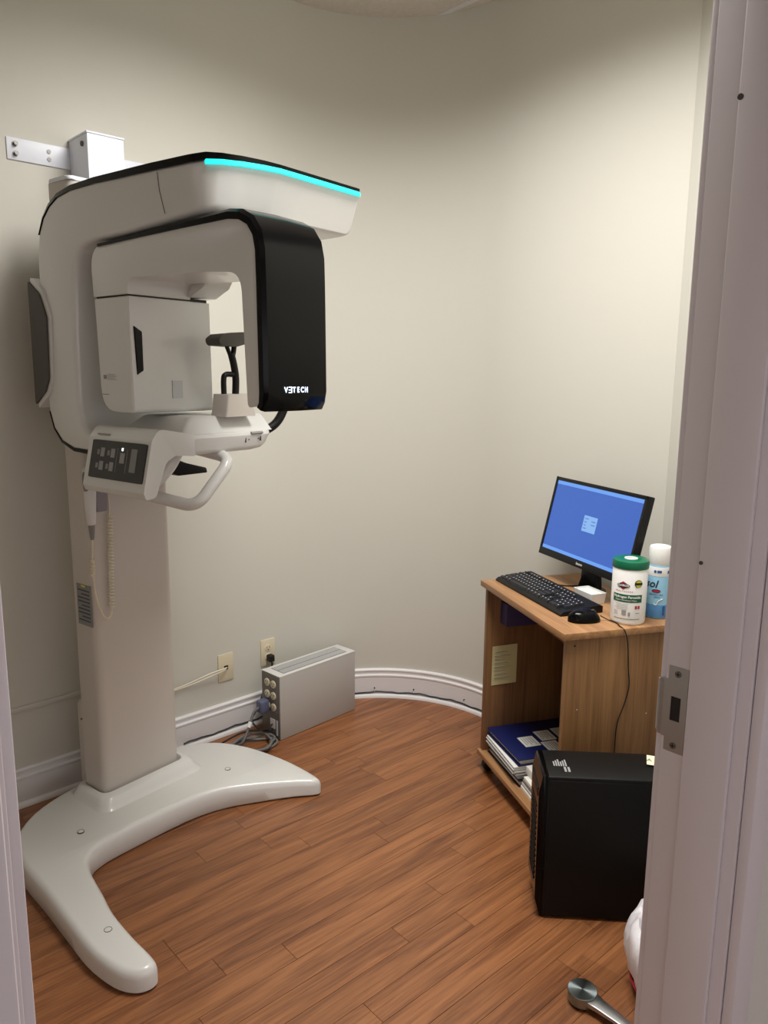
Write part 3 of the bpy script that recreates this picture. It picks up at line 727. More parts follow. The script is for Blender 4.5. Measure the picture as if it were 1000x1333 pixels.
for wv, zv, s in ((0.893, 2.194, 1), (0.893, 2.165, 1), (0.996, 2.190, 0), (0.996, 2.166, 0), (1.318, 2.198, 1)):
    bm = NB(); cyl(bm, WB(wv, 0.005, zv), (0, -1, 0), 0.0085 if s else 0.0065, 0.004 if s else 0.0025, 12)
    if s: cyl(bm, WB(wv, 0.008, zv), (0, -1, 0), 0.0065, 0.010, 6)
    obj('bolt', bm, 'screw_steel', pl)

# ================================================================== outlets
def outlet(name, label, wv, zv):
    t = thing(name, label, 'outlet', R(wv, NL, zv), TH)
    p = obj('cover_plate', rbox((-0.036, -0.006, -0.059), (0.036, 0.0, 0.059), 0.0025), 'outlet', t)
    return t, p
def duplex(bm_face, bm_slot, x, z, y, sx=1.0):
    pass
t1, p1 = outlet('phone_outlet', 'cream wall plate with a phone jack and white leads plugged in', 1.590, 0.292)
bm = NB(); box(bm, (-0.009, -0.0075, -0.010), (0.009, -0.004, 0.008)); obj('jack', bm, 'slot', p1, smooth=0)
for zz in (0.045, -0.045):
    bm = NB(); cyl(bm, (0, -0.006, zz), (0, -1, 0), 0.003, 0.001, 10); obj('screw', bm, 'cream', p1)
t2_, p2 = outlet('power_outlet', 'cream duplex power outlet above the grey box with a black plug', 1.800, 0.306)
for k, zz in enumerate((0.020, -0.020)):
    bm = NB(); lathe(bm, [(0.0165, 0), (0.0165, 0.002), (0.014, 0.003)], 20)
    bmesh.ops.rotate(bm, verts=bm.verts[:], cent=(0, 0, 0), matrix=Matrix.Rotation(PI/2, 3, 'X')); bmesh.ops.translate(bm, verts=bm.verts[:], vec=(0, -0.0055, zz))
    s = obj('socket', bm, 'outlet', p2)
    bm = NB()
    for xx in (-0.0065, 0.0065): box(bm, (xx-0.0012, -0.0090, zz), (xx+0.0012, -0.0080, zz+0.008))
    cyl(bm, (0, -0.0080, zz-0.007), (0, -1, 0), 0.0024, 0.001, 8); obj('slots', bm, 'slot', s, smooth=0)
pg = thing('extension_cable', 'black power cord with a plug running from the wall outlet to the grey box', 'cord', R(1.800, NL-0.0095, 0.286), TH)
bm = rbox((-0.013, -0.030, -0.016), (0.013, 0.0, 0.014), 0.005); obj('plug', bm, 'cable_black', pg)
po_ = R(1.800, NL-0.0095, 0.286)
def toloc(p): return Matrix.Rotation(-TH, 3, 'Z') @ (Vector(p)-po_)
UY = math.radians(46.5); UD = Vector((math.cos(UY), math.sin(UY), 0)); UL = Vector((-math.sin(UY), math.cos(UY), 0))
UO = Vector((-0.419, 2.958, 0))
def UP(x, y, z): return UO+UD*x+UL*y+Vector((0, 0, z))
pts = crom([R(1.800, NL-0.035, 0.286), R(1.790, NL-0.045, 0.24), R(1.76, NL-0.045, 0.17), UP(-0.025, 0.130, 0.10), UP(-0.07, 0.10, 0.085), UP(-0.06, 0.07, 0.055), UP(-0.02, 0.055, 0.035), UP(0.0, 0.05, 0.04)], 8)
obj('cord', tube(NB(), [toloc(p) for p in pts], 0.004, 8), 'cable_black', pg, smooth=60)
# white phone leads to the left of the plate
ph = thing('phone_lead', 'white phone lead strung along the wall behind the scanner column', 'cable', R(1.59, NL-0.008, 0.29), 0)
pv = -Vector(ph.location)
for dz, dw in ((0.0, 0.0), (0.006, 0.003)):
    pts = crom([R(1.590+dw, NL-0.008, 0.290), R(1.565, NL-0.03, 0.292+dz), R(1.50, NL-0.03, 0.282+dz*2), R(1.38, NL-0.014, 0.262+dz), R(1.25, NL-0.010, 0.262), R(1.10, NL-0.008, 0.30), R(1.04, NL-0.006, 0.335), R(1.0, NL-0.006, 0.352)], 8)
    obj('lead', tube(NB(), [p+pv for p in pts], 0.0032, 6), 'cable_white', ph, smooth=60)
# surface raceway for that lead on the wall at the far left
bm = bevel(wbox(NB(), 0.30, 0.99, NL-0.009, NL, 0.343, 0.362), 0.003, 2)
tag(obj('cable_raceway', bm, 'wall'), 'flat cream cable raceway along the wall left of the column', 'raceway')

# ================================================================== grey power box
UX, UYW, UZ = 0.430, 0.118, 0.280
ub = thing('power_conditioner', 'upright grey metal power box with six sockets standing by the baseboard', 'power box', UO, UY)
obj('case', rbox((0.002, 0, 0.002), (UX, UYW, UZ-0.003), 0.002), 'ups_grey', ub)
tp = obj('top_panel', rbox((0.0, -0.0005, UZ-0.004), (UX+0.001, UYW+0.0005, UZ), 0.001), 'ups_light', ub)
bm = NB(); box(bm, (0.035, 0.018, UZ), (UX-0.035, UYW-0.018, UZ+0.0006)); vn = obj('vent', bm, 'ups_vent', tp, smooth=0)
bm = NB()
for k in range(46):
    x = 0.040+k*0.0077
    for y0, y1 in ((0.022, 0.056), (0.062, 0.096)): box(bm, (x, y0, UZ+0.0004), (x+0.0035, y1, UZ+0.0016))
tag(obj('vent_slats', bm, 'ups_light', vn, smooth=0), kind='stuff')
fr = obj('front_panel', rbox((-0.002, 0.003, 0.004), (0.003, UYW-0.003, UZ-0.005), 0.001), 'ups_front', ub)
for r_, z in enumerate((0.238, 0.188, 0.138)):
    for y in (0.038, 0.078):
        bm = NB(); lathe(bm, [(0.0165, 0), (0.0165, 0.003), (0.014, 0.004)], 18)
        bmesh.ops.rotate(bm, verts=bm.verts[:], cent=(0, 0, 0), matrix=Matrix.Rotation(-PI/2, 3, 'Y')); bmesh.ops.translate(bm, verts=bm.verts[:], vec=(-0.002, y, z))
        s = obj('socket', bm, 'outlet', fr)
        bm = NB()
        for dy in (-0.006, 0.006): box(bm, (-0.0068, y+dy-0.0013, z), (-0.0060, y+dy+0.0013, z+0.008))
        cyl(bm, (-0.006, y, z-0.007), (-1, 0, 0), 0.0025, 0.0008, 8); obj('slots', bm, 'slot', s, smooth=0)
bm = NB(); box(bm, (-0.0045, 0.030, 0.045), (-0.002, 0.060, 0.085)); obj('switch_plate', bm, 'ups_light', fr, smooth=0)
bm = NB(); box(bm, (-0.0035, 0.012, 0.020), (-0.0018, 0.022, 0.085)); obj('side_label', bm, 'paper_grey', fr, smooth=0)
# grey cord coiled on the floor, plugged into the box
gc = thing('coiled_cord', 'grey power cord coiled on the floor beside the grey power box', 'cord', UP(-0.13, 0.02, 0), 0)
gv = -Vector(gc.location)
pts = [UP(-0.045, 0.082, 0.135), UP(-0.065, 0.090, 0.115), UP(-0.085, 0.09, 0.06), UP(-0.10, 0.07, 0.02)]
cpt = [UP(-0.045, 0.082, 0.138), UP(-0.068, 0.088, 0.118), UP(-0.095, 0.085, 0.065), UP(-0.135, 0.075, 0.018)]
for k in range(34):
    a = PI*0.62+k*0.62; rr = 0.085-0.012*math.sin(k*1.7); cc = UP(-0.118+0.006*math.sin(k*0.4), 0.028, 0)
    cpt.append(cc+UD*(rr*math.cos(a)*1.12)+UL*(rr*math.sin(a)*0.75)+Vector((0, 0, 0.008+0.0085*(k//10)+0.002*math.sin(k*2.2))))
cpt += [UP(-0.23, 0.07, 0.010), UP(-0.28, 0.105, 0.008)]
obj('cord', tube(NB(), [p+gv for p in crom(cpt, 6)], 0.0056, 8), 'cable_grey', gc, smooth=60)
bm = rbox((-0.048, 0.060, 0.112), (-0.004, 0.100, 0.166), 0.008, 3)
bm.transform(Matrix.Translation(Vector(UO)-Vector(gc.location)) @ Matrix.Rotation(UY, 4, 'Z')); obj('plug', bm, 'blue_grey_plug', gc)
bm = NB(); tube(bm, [UP(-0.085, 0.086, 0.086)+gv, UP(-0.097, 0.084, 0.066)+gv], 0.0085, 10); obj('cable_tie', bm, 'tie_white', gc)
bm = NB(); tube(bm, crom([UP(-0.003, 0.046, 0.062)+gv, UP(-0.04, 0.05, 0.05)+gv, UP(-0.12, 0.10, 0.045)+gv, UP(-0.25, 0.115, 0.02)+gv, UP(-0.34, 0.135, 0.006)+gv], 6), 0.0035, 6)
bk = tag(obj('black_lead', bm, 'cable_black', None), 'thin black lead trailing from the grey box along the baseboard', 'cable'); bk.location = gc.location

# ================================================================== computer cart
DA = Vector((0.373, 2.764, 0)); DE1 = Vector((0.275, -0.9615, 0)).normalized(); DE2 = Vector((-DE1.y, DE1.x, 0)); DYAW = math.atan2(DE1.y, DE1.x)
DLN, DDP, DZ = 0.618, 0.405, 0.75
def D(a, b, z=0): return DA+DE1*a+DE2*b+Vector((0, 0, z))
dk_ = thing('computer_cart', 'light oak laminate computer cart on casters with an open front', 'cart', D(0, 0, 0), DYAW)
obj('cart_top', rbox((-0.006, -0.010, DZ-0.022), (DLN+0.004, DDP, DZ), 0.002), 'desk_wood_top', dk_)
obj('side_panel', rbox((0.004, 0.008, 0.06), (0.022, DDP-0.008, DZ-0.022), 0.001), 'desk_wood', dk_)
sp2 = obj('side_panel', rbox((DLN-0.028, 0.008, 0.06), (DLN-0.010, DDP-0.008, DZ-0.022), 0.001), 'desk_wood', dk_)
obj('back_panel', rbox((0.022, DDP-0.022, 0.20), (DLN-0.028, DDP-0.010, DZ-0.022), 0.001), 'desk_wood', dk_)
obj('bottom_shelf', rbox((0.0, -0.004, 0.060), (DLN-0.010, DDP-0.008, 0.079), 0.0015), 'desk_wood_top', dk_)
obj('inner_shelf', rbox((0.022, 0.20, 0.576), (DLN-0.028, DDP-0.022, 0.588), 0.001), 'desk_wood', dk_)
for a, z in ((0.035, 0.705), (0.365, 0.700)): obj('screw_cover', cyl(NB(), (DLN-0.0105, a, z), (1, 0, 0), 0.0035, 0.001, 10), 'slot', sp2)
for a, z in ((0.055, 0.50), (0.30, 0.46)): obj('screw_hole', cyl(NB(), (DLN-0.0105, a, z), (1, 0, 0), 0.002, 0.0008, 8), 'cream', sp2)
for a, b in ((0.03, 0.03), (DLN-0.05, 0.03), (0.03, DDP-0.05), (DLN-0.05, DDP-0.05)):
    bm = NB(); cyl(bm, (a-0.012, b, 0.024), (1, 0, 0), 0.0235, 0.024, 18); bevel(bm, 0.003, 2)
    cs = obj('caster', bm, 'caster', dk_)
    bm = NB(); box(bm, (a-0.015, b-0.012, 0.034), (a+0.015, b+0.016, 0.060)); bevel(bm, 0.003, 1); obj('caster_fork', bm, 'black_plastic', cs)
def dthing(name, label, cat, a, b, z, yaw=0, group=None): return thing(name, label, cat, D(a, b, z), DYAW+yaw, group)
def dtag(o, a, b, z, yaw=0):
    o.location = D(a, b, z); o.rotation_euler = (0, 0, DYAW+yaw); return o
# papers stuck inside and things under the top
t = dthing('taped_note', 'yellow handwritten note taped inside the cart', 'note', 0.023, 0.03, 0.34)
bm = NB(); loft(bm, [[(0.0005+0.004*k*k, 0.005+0.10*k+0.002*s, z+0.006*k) for s, z in ((0, 0.0), (0, 0.155))]+[(0.0012+0.004*k*k, 0.005+0.10*k, z+0.006*k) for z in (0.155, 0.0)] for k in (0, 0.25, 0.5, 0.75, 1.0)])
pp = obj('paper', bm, 'note_yellow', t, smooth=0)
bm = NB()
for i in range(8):
    z = 0.030+i*0.0145; k1 = 0.75-0.12*(i % 3)
    box(bm, (0.0014, 0.015, z), (0.0018+0.004*k1*k1, 0.005+0.10*k1, z+0.0014))
obj('handwriting', bm, 'ink_light', pp, smooth=0)
pb_ = obj('purple_box', rbox((0, 0, 0), (0.055, 0.26, 0.085), 0.003), 'purple'); dtag(pb_, 0.026, 0.06, 0.5885); tag(pb_, 'dark purple box on the inner shelf just under the cart top', 'box')
# bottom shelf: sleeves, papers, binders
z = 0.0795
sl = dthing('black_binder', 'black binder lying on the cart bottom shelf under the papers', 'binder', 0.035, 0.025, z)
obj('cover', rbox((0, 0, 0), (0.27, 0.33, 0.004), 0.001), 'black_plastic', sl); obj('pages', rbox((0.004, 0.006, 0.004), (0.266, 0.32, 0.020), 0.001), 'paper_grey', sl); obj('cover', rbox((0, 0, 0.020), (0.27, 0.33, 0.024), 0.001), 'black_plastic', sl)
z2 = z+0.0245
cs_ = dthing('document_sleeve', 'clear plastic sleeve of papers between the two binders on the bottom shelf', 'folder', 0.032, 0.018, z2)
obj('papers', rbox((0.004, 0.008, 0.0), (0.262, 0.30, 0.014), 0.001), 'paper_grey', cs_); obj('sleeve', rbox((0, 0, 0.014), (0.268, 0.31, 0.018), 0.001), 'clear_sleeve', cs_)
z3 = z2+0.0185
wb_ = dthing('paper_stack', 'thick stack of white printed paper under the navy binder', 'papers', 0.034, 0.016, z3, -0.03)
for k in range(6):
    obj('sheet_bundle', rbox((0.002*(k % 3), 0.003*((k*2) % 3), k*0.0045), (0.255+0.002*(k % 2), 0.295, k*0.0045+0.0042), 0.0006, 1), 'paper' if k % 3 else 'paper_grey', wb_)
z4 = z3+0.0275
nb = dthing('navy_binder', 'navy blue binder with white labels on top of the papers', 'binder', 0.028, 0.022, z4, 0.02)
obj('cover', rbox((0, 0, 0), (0.265, 0.315, 0.0035), 0.001), 'navy', nb)
obj('pages', rbox((0.004, 0.012, 0.0035), (0.258, 0.31, 0.020), 0.001), 'paper', nb)
nc = obj('cover', rbox((0, 0, 0.020), (0.265, 0.315, 0.0245), 0.0015), 'navy', nb)
obj('spine', rbox((-0.0005, 0.311, 0.0), (0.2655, 0.3155, 0.0245), 0.001), 'navy', nb)
for a, b, w_, h_ in ((0.110, 0.070, 0.075, 0.062), (0.082, 0.150, 0.075, 0.062), (0.165, 0.138, 0.080, 0.062), (0.075, 0.225, 0.075, 0.062), (0.160, 0.215, 0.080, 0.055)):
    bm = NB(); box(bm, (a, b, 0.0243), (a+w_, b+h_, 0.0250)); lb = obj('label', bm, 'paper', nc, smooth=0)
    bm = NB()
    for i in range(5): box(bm, (a+0.008, b+0.010+i*0.0095, 0.0249), (a+w_-0.010-0.012*(i % 2), b+0.0125+i*0.0095, 0.0252))
    obj('print', bm, 'ink_light', lb, smooth=0)
lp2 = dthing('loose_papers', 'loose white paper lying at the near end of the bottom shelf', 'papers', 0.31, 0.03, 0.0795, -0.05)
for k in range(4): obj('sheet', rbox((0.003*k, 0.002*k, k*0.012), (0.235, 0.27, k*0.012+0.0115), 0.001, 1), ('paper', 'paper_grey', 'clear_sleeve', 'paper')[k], lp2)
pf = dthing('white_folder', 'white folder edge rising beside the navy binder', 'folder', 0.305, 0.05, 0.128, 0.0)
obj('folder_cover', rbox((0, 0, 0), (0.25, 0.25, 0.03), 0.002), 'paper', pf)
# ---------------------------------------------------------------- keyboard
KL, KD = 0.452, 0.155
kb = dthing('keyboard', 'black full-size computer keyboard along the front edge of the cart', 'keyboard', 0.018, 0.040, DZ, 0.045)
bm = NB(); poly = round_poly([(0, 0), (0, 0.006), (0.01, 0.014), (0.145, 0.026), (0.155, 0.022), (0.155, 0.0)], 0.003, 3)
prism(bm, poly, lambda u, v, t: Vector((t, u, v)), 0, KL); bevel(bm, 0.002, 2)
kbo = obj('body', bm, 'black_plastic', kb)
bm = NB(); bmp = NB()
def key(x, y, w, h):
    zb = 0.013+y*0.088; zt = zb+0.0075
    dzk = h*0.088
    loft(bm, [[(x,y,zb),(x+w,y,zb),(x+w,y+h,zb+dzk),(x,y+h,zb+dzk)], [(x+0.0018,y+0.0025,zt),(x+w-0.0018,y+0.0025,zt),(x+w-0.0018,y+h-0.0012,zt+dzk),(x+0.0018,y+h-0.0012,zt+dzk)]])
    if w < 0.03:
        q = 0.0034
        loft(bmp, [[(x+0.005,y+h-q-0.004,zt+dzk*0.7+e),(x+0.0088,y+h-q-0.004,zt+dzk*0.7+e),(x+0.0088,y+h-0.004,zt+dzk*0.9+e),(x+0.005,y+h-0.004,zt+dzk*0.9+e)] for e in (-0.0003, 0.0006)])
P_ = 0.0186
x0 = 0.010; y0 = 0.012
rowsK = [[1.25,1.25,1.25,6.25,1.25,1.25,1.25,1.25], [2.25]+[1]*10+[2.75], [1.75]+[1]*11+[2.25], [1.5]+[1]*12+[1.5], [1]*13+[2]]
for r_, row in enumerate(rowsK):
    x = x0
    for kw in row:
        key(x+0.0006, y0+r_*P_+0.0006, kw*P_-0.0012, P_-0.0012); x += kw*P_
y = y0+5.25*P_
for gx in (0, 2, 3, 4, 5, 6.5, 7.5, 8.5, 9.5, 11, 12, 13, 14): key(x0+gx*P_+0.0006, y+0.0006, P_-0.0012, P_*0.8)
xn = x0+15.25*P_
for k in range(3):
    key(xn+k*P_, y, P_-0.0012, P_*0.8)
    for r_ in (3, 4): key(xn+k*P_, y0+r_*P_, P_-0.0012, P_-0.0012)
    key(xn+k*P_, y0, P_-0.0012, P_-0.0012)
key(xn+P_, y0+P_, P_-0.0012, P_-0.0012)
xn += 3.25*P_
for k in range(4):
    for r_ in range(5):
        if (k == 3 and r_ in (0, 2)) or (k == 1 and r_ == 0): continue
        key(xn+k*P_, y0+r_*P_, (2 if k == 0 and r_ == 0 else 1)*P_-0.0012, (2 if k == 3 and r_ in (1,) else 1)*P_-0.0012)
tag(obj('keys', bm, 'key', kbo, smooth=0), kind='stuff'); tag(obj('key_legends', bmp, 'key_print', kbo, smooth=0), kind='stuff')
# ---------------------------------------------------------------- mouse and its cable
ms = dthing('computer_mouse', 'black optical mouse beside the near end of the keyboard', 'mouse', 0.525, 0.112, DZ, -0.15)
bm = NB(); rings = []
for k in range(13):
    t = k/12; yy = -0.052+0.104*t
    wd = 0.030*math.sqrt(max(0.02, 1-abs(2*t-1)**2.6)); hh = 0.037*math.sqrt(max(0.015, 1-abs(2*(t*0.96+0.05)-1)**2.2))
    rings.append([Vector((wd*math.cos(PI*j/14), yy, 0.002+hh*math.sin(PI*j/14)**0.8)) for j in range(15)]+[Vector((-wd*0.85, yy, 0.0)), Vector((wd*0.85, yy, 0.0))])
loft(bm, rings); mb = obj('body', bm, 'black_gloss', ms, smooth=60)
bm = NB(); cyl(bm, (-0.003, 0.028, 0.029), (1, 0, 0), 0.008, 0.006, 14); obj('wheel', bm, 'dark_grey', mb)
mc = dthing('mouse_cable', 'thin dark mouse cable hanging down the end of the cart', 'cable', 0.60, 0.20, 0.76)
ML = Matrix.Rotation(-DYAW, 3, 'Z')
def mloc(a, b, z): return ML @ (D(a, b, z)-D(0.60, 0.20, 0.76))
pts = crom([mloc(0.533, 0.163, DZ+0.016), mloc(0.540, 0.185, DZ+0.004), mloc(0.572, 0.195, DZ+0.003), mloc(0.603, 0.188, DZ+0.003), mloc(DLN+0.008, 0.192, DZ-0.006), mloc(DLN+0.008, 0.205, DZ-0.05), mloc(DLN-0.003, 0.220, 0.62), mloc(DLN-0.005, 0.228, 0.56), mloc(DLN-0.005, 0.215, 0.50), mloc(DLN-0.005, 0.195, 0.44), mloc(DLN-0.005, 0.192, 0.36), mloc(DLN-0.002, 0.192, 0.25), mloc(DLN+0.0, 0.20, 0.10)], 8)
obj('cord', tube(NB(), pts, 0.0018, 6), 'cable_black', mc, smooth=60)
# ---------------------------------------------------------------- monitor
mo = dthing('monitor', 'black flat monitor showing a blue screen with a small dialog', 'monitor', 0.232, 0.312, DZ, 0.092)
MWD, MHT, TL = 0.508, 0.296, math.radians(-13)
rot = Matrix.Rotation(TL, 4, 'X')
def MT(x, y, z): return (rot @ Vector((x, y, z)))+Vector((0, -0.062, 0.090))
def mbox(a, b, r=0.0, seg=2):
    bm = box(NB(), a, b)
    if r: bevel(bm, r, seg)
    for v in bm.verts: v.co = MT(*v.co)
    return bm
hw = MWD/2
mbk = obj('housing', mbox((-hw, 0.004, 0), (hw, 0.030, MHT), 0.004), 'black_plastic', mo)
bz = obj('bezel', mbox((-hw, 0.0, 0), (hw, 0.006, 0.026), 0.0015), 'black_plastic', mo)
for a, b in (((-hw, 0.0, 0.026), (-hw+0.013, 0.006, MHT)), ((hw-0.013, 0.0, 0.026), (hw, 0.006, MHT)), ((-hw, 0.0, MHT-0.013), (hw, 0.006, MHT))): obj('bezel', mbox(a, b, 0.001), 'black_plastic', mo)
scn = obj('screen', mbox((-hw+0.012, 0.0025, 0.025), (hw-0.012, 0.006, MHT-0.012)), 'screen_blue', mo, smooth=0)
bm = mbox((-hw+0.0135, 0.0020, MHT-0.026), (hw-0.0135, 0.003, MHT-0.0135)); obj('title_bar', bm, 'screen_bar', scn, smooth=0)
bm = mbox((-hw+0.0135, 0.0020, 0.0265), (hw-0.0135, 0.003, 0.038)); obj('task_bar', bm, 'screen_bar', scn, smooth=0)
dg_ = obj('dialog', mbox((-0.037, 0.0018, 0.128), (0.037, 0.003, 0.184)), 'screen_dialog', scn, smooth=0)
bm = NB()
for x_, z_, w_ in ((-0.03, 0.172, 0.02), (-0.03, 0.160, 0.012), (0.008, 0.166, 0.022), (0.008, 0.154, 0.022), (-0.03, 0.138, 0.016), (-0.03, 0.149, 0.01)): merge(bm, mbox((x_, 0.0014, z_), (x_+w_, 0.002, z_+0.003)))
obj('dialog_print', bm, 'screen_print', dg_, smooth=0)
bm = text_bm('lenovo', 0.013, 0.0004, lambda x, y, z: MT(x, -0.0004-z, 0.013+y), bold=0.0003); obj('lettering', bm, 'ups_light', bz, smooth=0)
# stand
bm = NB(); loft(bm, [[MT(x*s, y, z) if z > 0.02 else Vector((x, y, z)) for x, y in ((-0.03, 0.0), (0.03, 0.0), (0.03, 0.0), (-0.03, 0.0))] for s, z in ((1, 0),)], caps=False) if False else None
bm.free()
bm = NB(); rings = []
for y, zz, ww, dd in ((-0.010, 0.004, 0.052, 0.034), (-0.004, 0.04, 0.046, 0.028), (-0.006, 0.10, 0.040, 0.024), (-0.004, 0.16, 0.038, 0.022), (0.002, 0.20, 0.036, 0.02)):
    rings.append([Vector((a, y+b, zz)) for a, b in rrect(-ww, ww, -dd/2, dd/2, 0.006, 3)])
loft(bm, rings); obj('stand_neck', bm, 'black_gloss', mo, smooth=45)
bm = NB(); lathe(bm, [(0.051, 0.0), (0.054, 0.003), (0.053, 0.008), (0.048, 0.011)], 40, (0, -0.005, 0)); obj('stand_base', bm, 'black_gloss', mo, smooth=45)
# monitor lead
ml_ = dthing('monitor_cable', 'short black lead curving across the cart top behind the keyboard', 'cable', 0.20, 0.24, DZ)
def l2(a, b, z): return ML @ (D(a, b, z)-D(0.20, 0.24, DZ))
obj('cord', tube(NB(), crom([l2(0.11, 0.222, DZ+0.004), l2(0.14, 0.235, DZ+0.0035), l2(0.160, 0.262, DZ+0.0035), l2(0.165, 0.30, DZ+0.0035), l2(0.163, 0.345, DZ+0.01)], 8), 0.0024, 6), 'cable_black', ml_, smooth=60)
# white card holder
ch = dthing('card_holder', 'small white plastic card holder between keyboard and monitor', 'card holder', 0.330, 0.246, DZ, 0.12)
bm = NB(); loft(bm, [[Vector((a, b, z)) for a, b in rrect(-hx, hx, -hy, hy, 0.004, 3)] for hx, hy, z in ((0.046, 0.028, 0.0005), (0.050, 0.031, 0.036), (0.048, 0.029, 0.036), (0.046, 0.027, 0.022))]); obj('tray', bm, 'can_white', ch, smooth=40)
for k in range(3): obj('card', rbox((-0.043, -0.025+k*0.0168, 0.022), (0.043, -0.011+k*0.0168, 0.0325), 0.0005, 1), 'paper', ch)
# ---------------------------------------------------------------- wipes canister
def cylmap(r, a0, z0, d=0.0003):
    def fn(x, y, z):
        a = a0+x/r; rr = r+d+z
        return Vector((rr*math.cos(a), rr*math.sin(a), z0+y))
    return fn
def patch(r, a0, z0, poly, d=0.0003, th=0.0006, sub=10):
    """a printed patch wrapped on a cylinder: poly in metres"""
    bm = NB(); fn = cylmap(r, a0, z0, d)
    vs = [bm.verts.new((x, y, 0)) for x, y in poly]; f = bm.faces.new(vs)
    bmesh.ops.triangulate(bm, faces=[f])
    for _ in range(2): bmesh.ops.subdivide_edges(bm, edges=[e for e in bm.edges if e.calc_length() > r*0.22], cuts=1, use_grid_fill=False)
    bmesh.ops.triangulate(bm, faces=bm.faces[:])
    for v in bm.verts: v.co = fn(v.co.x, v.co.y, th)
    return bm
def rectp(w, h): return [(-w/2+w*k/8, -h/2) for k in range(9)]+[(w/2-w*k/8, h/2) for k in range(9)]
def ellp(w, h, n=24): return [(w/2*math.cos(2*PI*k/n), h/2*math.sin(2*PI*k/n)) for k in range(n)]
RW = 0.0525
wc = thing('wipes_canister', 'white canister of disinfecting wipes with a green lid at the cart corner', 'canister', D(0.553, 0.246, DZ), 0)
loc_ = Vector(wc.location); FCAM = math.atan2(-loc_.y, -loc_.x)
wbod = obj('canister_body', lathe(NB(), [(RW-0.004, 0), (RW-0.001, 0.003), (RW, 0.008), (RW, 0.175), (RW-0.002, 0.178), (RW-0.004, 0.18)], 40), 'can_white', wc)
lid = obj('lid', lathe(NB(), [(RW+0.0012, 0.174), (RW+0.002, 0.176), (RW+0.002, 0.192), (RW+0.0005, 0.197), (RW-0.004, 0.200), (RW-0.01, 0.2005), (0.03, 0.2005), (0.028, 0.199), (0.0, 0.199)][:8], 40), 'green_lid', wc)
bm = NB(); lathe(bm, [(0.020, 0.199), (0.020, 0.2012), (0.018, 0.2016)], 24); pc_ = obj('lid_sticker', bm, 'can_white', lid)
dv = Vector((-loc_.x, -loc_.y, 0)).normalized(); rv = Vector((-dv.y, dv.x, 0)); 
bm = text_bm('Clorox', 0.010, 0.0003, lambda x, y, z: rv*(x)-dv*y*1.0+Vector((0, 0, 0.2019+z)), bold=0.0003); obj('lid_print', bm, 'red', pc_, smooth=0)
# printing: angle increases to the viewer's right
A0 = FCAM-0.10
lab = obj('green_band', patch(RW, A0+0.02, 0.085, rectp(0.092, 0.024)), 'green_band', wbod, smooth=60)
obj('band_print', text_bm('Hydrogen Peroxide', 0.0105, 0.0003, cylmap(RW, A0, 0.089, 0.0012), bold=0.0003), 'can_white', lab, smooth=0)
obj('band_print', text_bm('Cleaner Disinfectant Wipes', 0.0058, 0.0003, cylmap(RW, A0-0.05, 0.079, 0.0012)), 'can_white', lab, smooth=0)
em = obj('logo', patch(RW, A0-0.24, 0.125, [(-0.0205, 0), (-0.010, 0.0065), (0, 0.0125), (0.010, 0.0065), (0.0205, 0), (0.010, -0.0065), (0, -0.0125), (-0.010, -0.0065)]), 'red', wbod, smooth=60)
obj('logo_band', patch(RW, A0-0.24, 0.125, ellp(0.040, 0.0135), 0.0010), 'navy_print', em, smooth=60)
obj('logo_print', text_bm('CLOROX', 0.0085, 0.0003, cylmap(RW, A0-0.24, 0.125, 0.0020), bold=0.0003), 'can_white', em, smooth=0)
obj('brand_line', text_bm('H E A L T H C A R E', 0.0062, 0.0003, cylmap(RW, A0-0.20, 0.1065, 0.0004)), 'red', wbod, smooth=0)
bd = obj('round_badge', patch(RW, A0+0.62, 0.132, ellp(0.024, 0.024)), 'navy_print', wbod, smooth=60)
obj('badge_face', patch(RW, A0+0.62, 0.132, ellp(0.019, 0.021), 0.0010), 'yellow', bd, smooth=60)
obj('badge_bar', patch(RW, A0+0.62, 0.132, rectp(0.024, 0.007), 0.0018), 'navy_print', bd, smooth=60)
bm = NB()
for i in range(4): merge(bm, patch(RW, A0-0.28+0.02*(i % 2), 0.066-i*0.0052, rectp(0.040-0.007*(i % 2), 0.0012)))
for i in range(3): merge(bm, patch(RW, A0-0.62, 0.043-i*0.005, rectp(0.014, 0.0012)))
merge(bm, patch(RW, A0+0.05, 0.0205, rectp(0.080, 0.0026)))
merge(bm, patch(RW, A0-0.12, 0.040, rectp(0.013, 0.016))); merge(bm, patch(RW, A0+0.18, 0.036, rectp(0.006, 0.012)))
merge(bm, patch(RW, A0+0.66, 0.040, rectp(0.014, 0.002)))
tag(obj('small_print', bm, 'ink_light', wbod, smooth=0), kind='stuff')
bm = NB()
for x in (0.55, 0.72): merge(bm, patch(RW, A0+x, 0.058, rectp(0.0068, 0.010)))
tag(obj('hazard_marks', bm, 'red', wbod, smooth=0), kind='stuff')
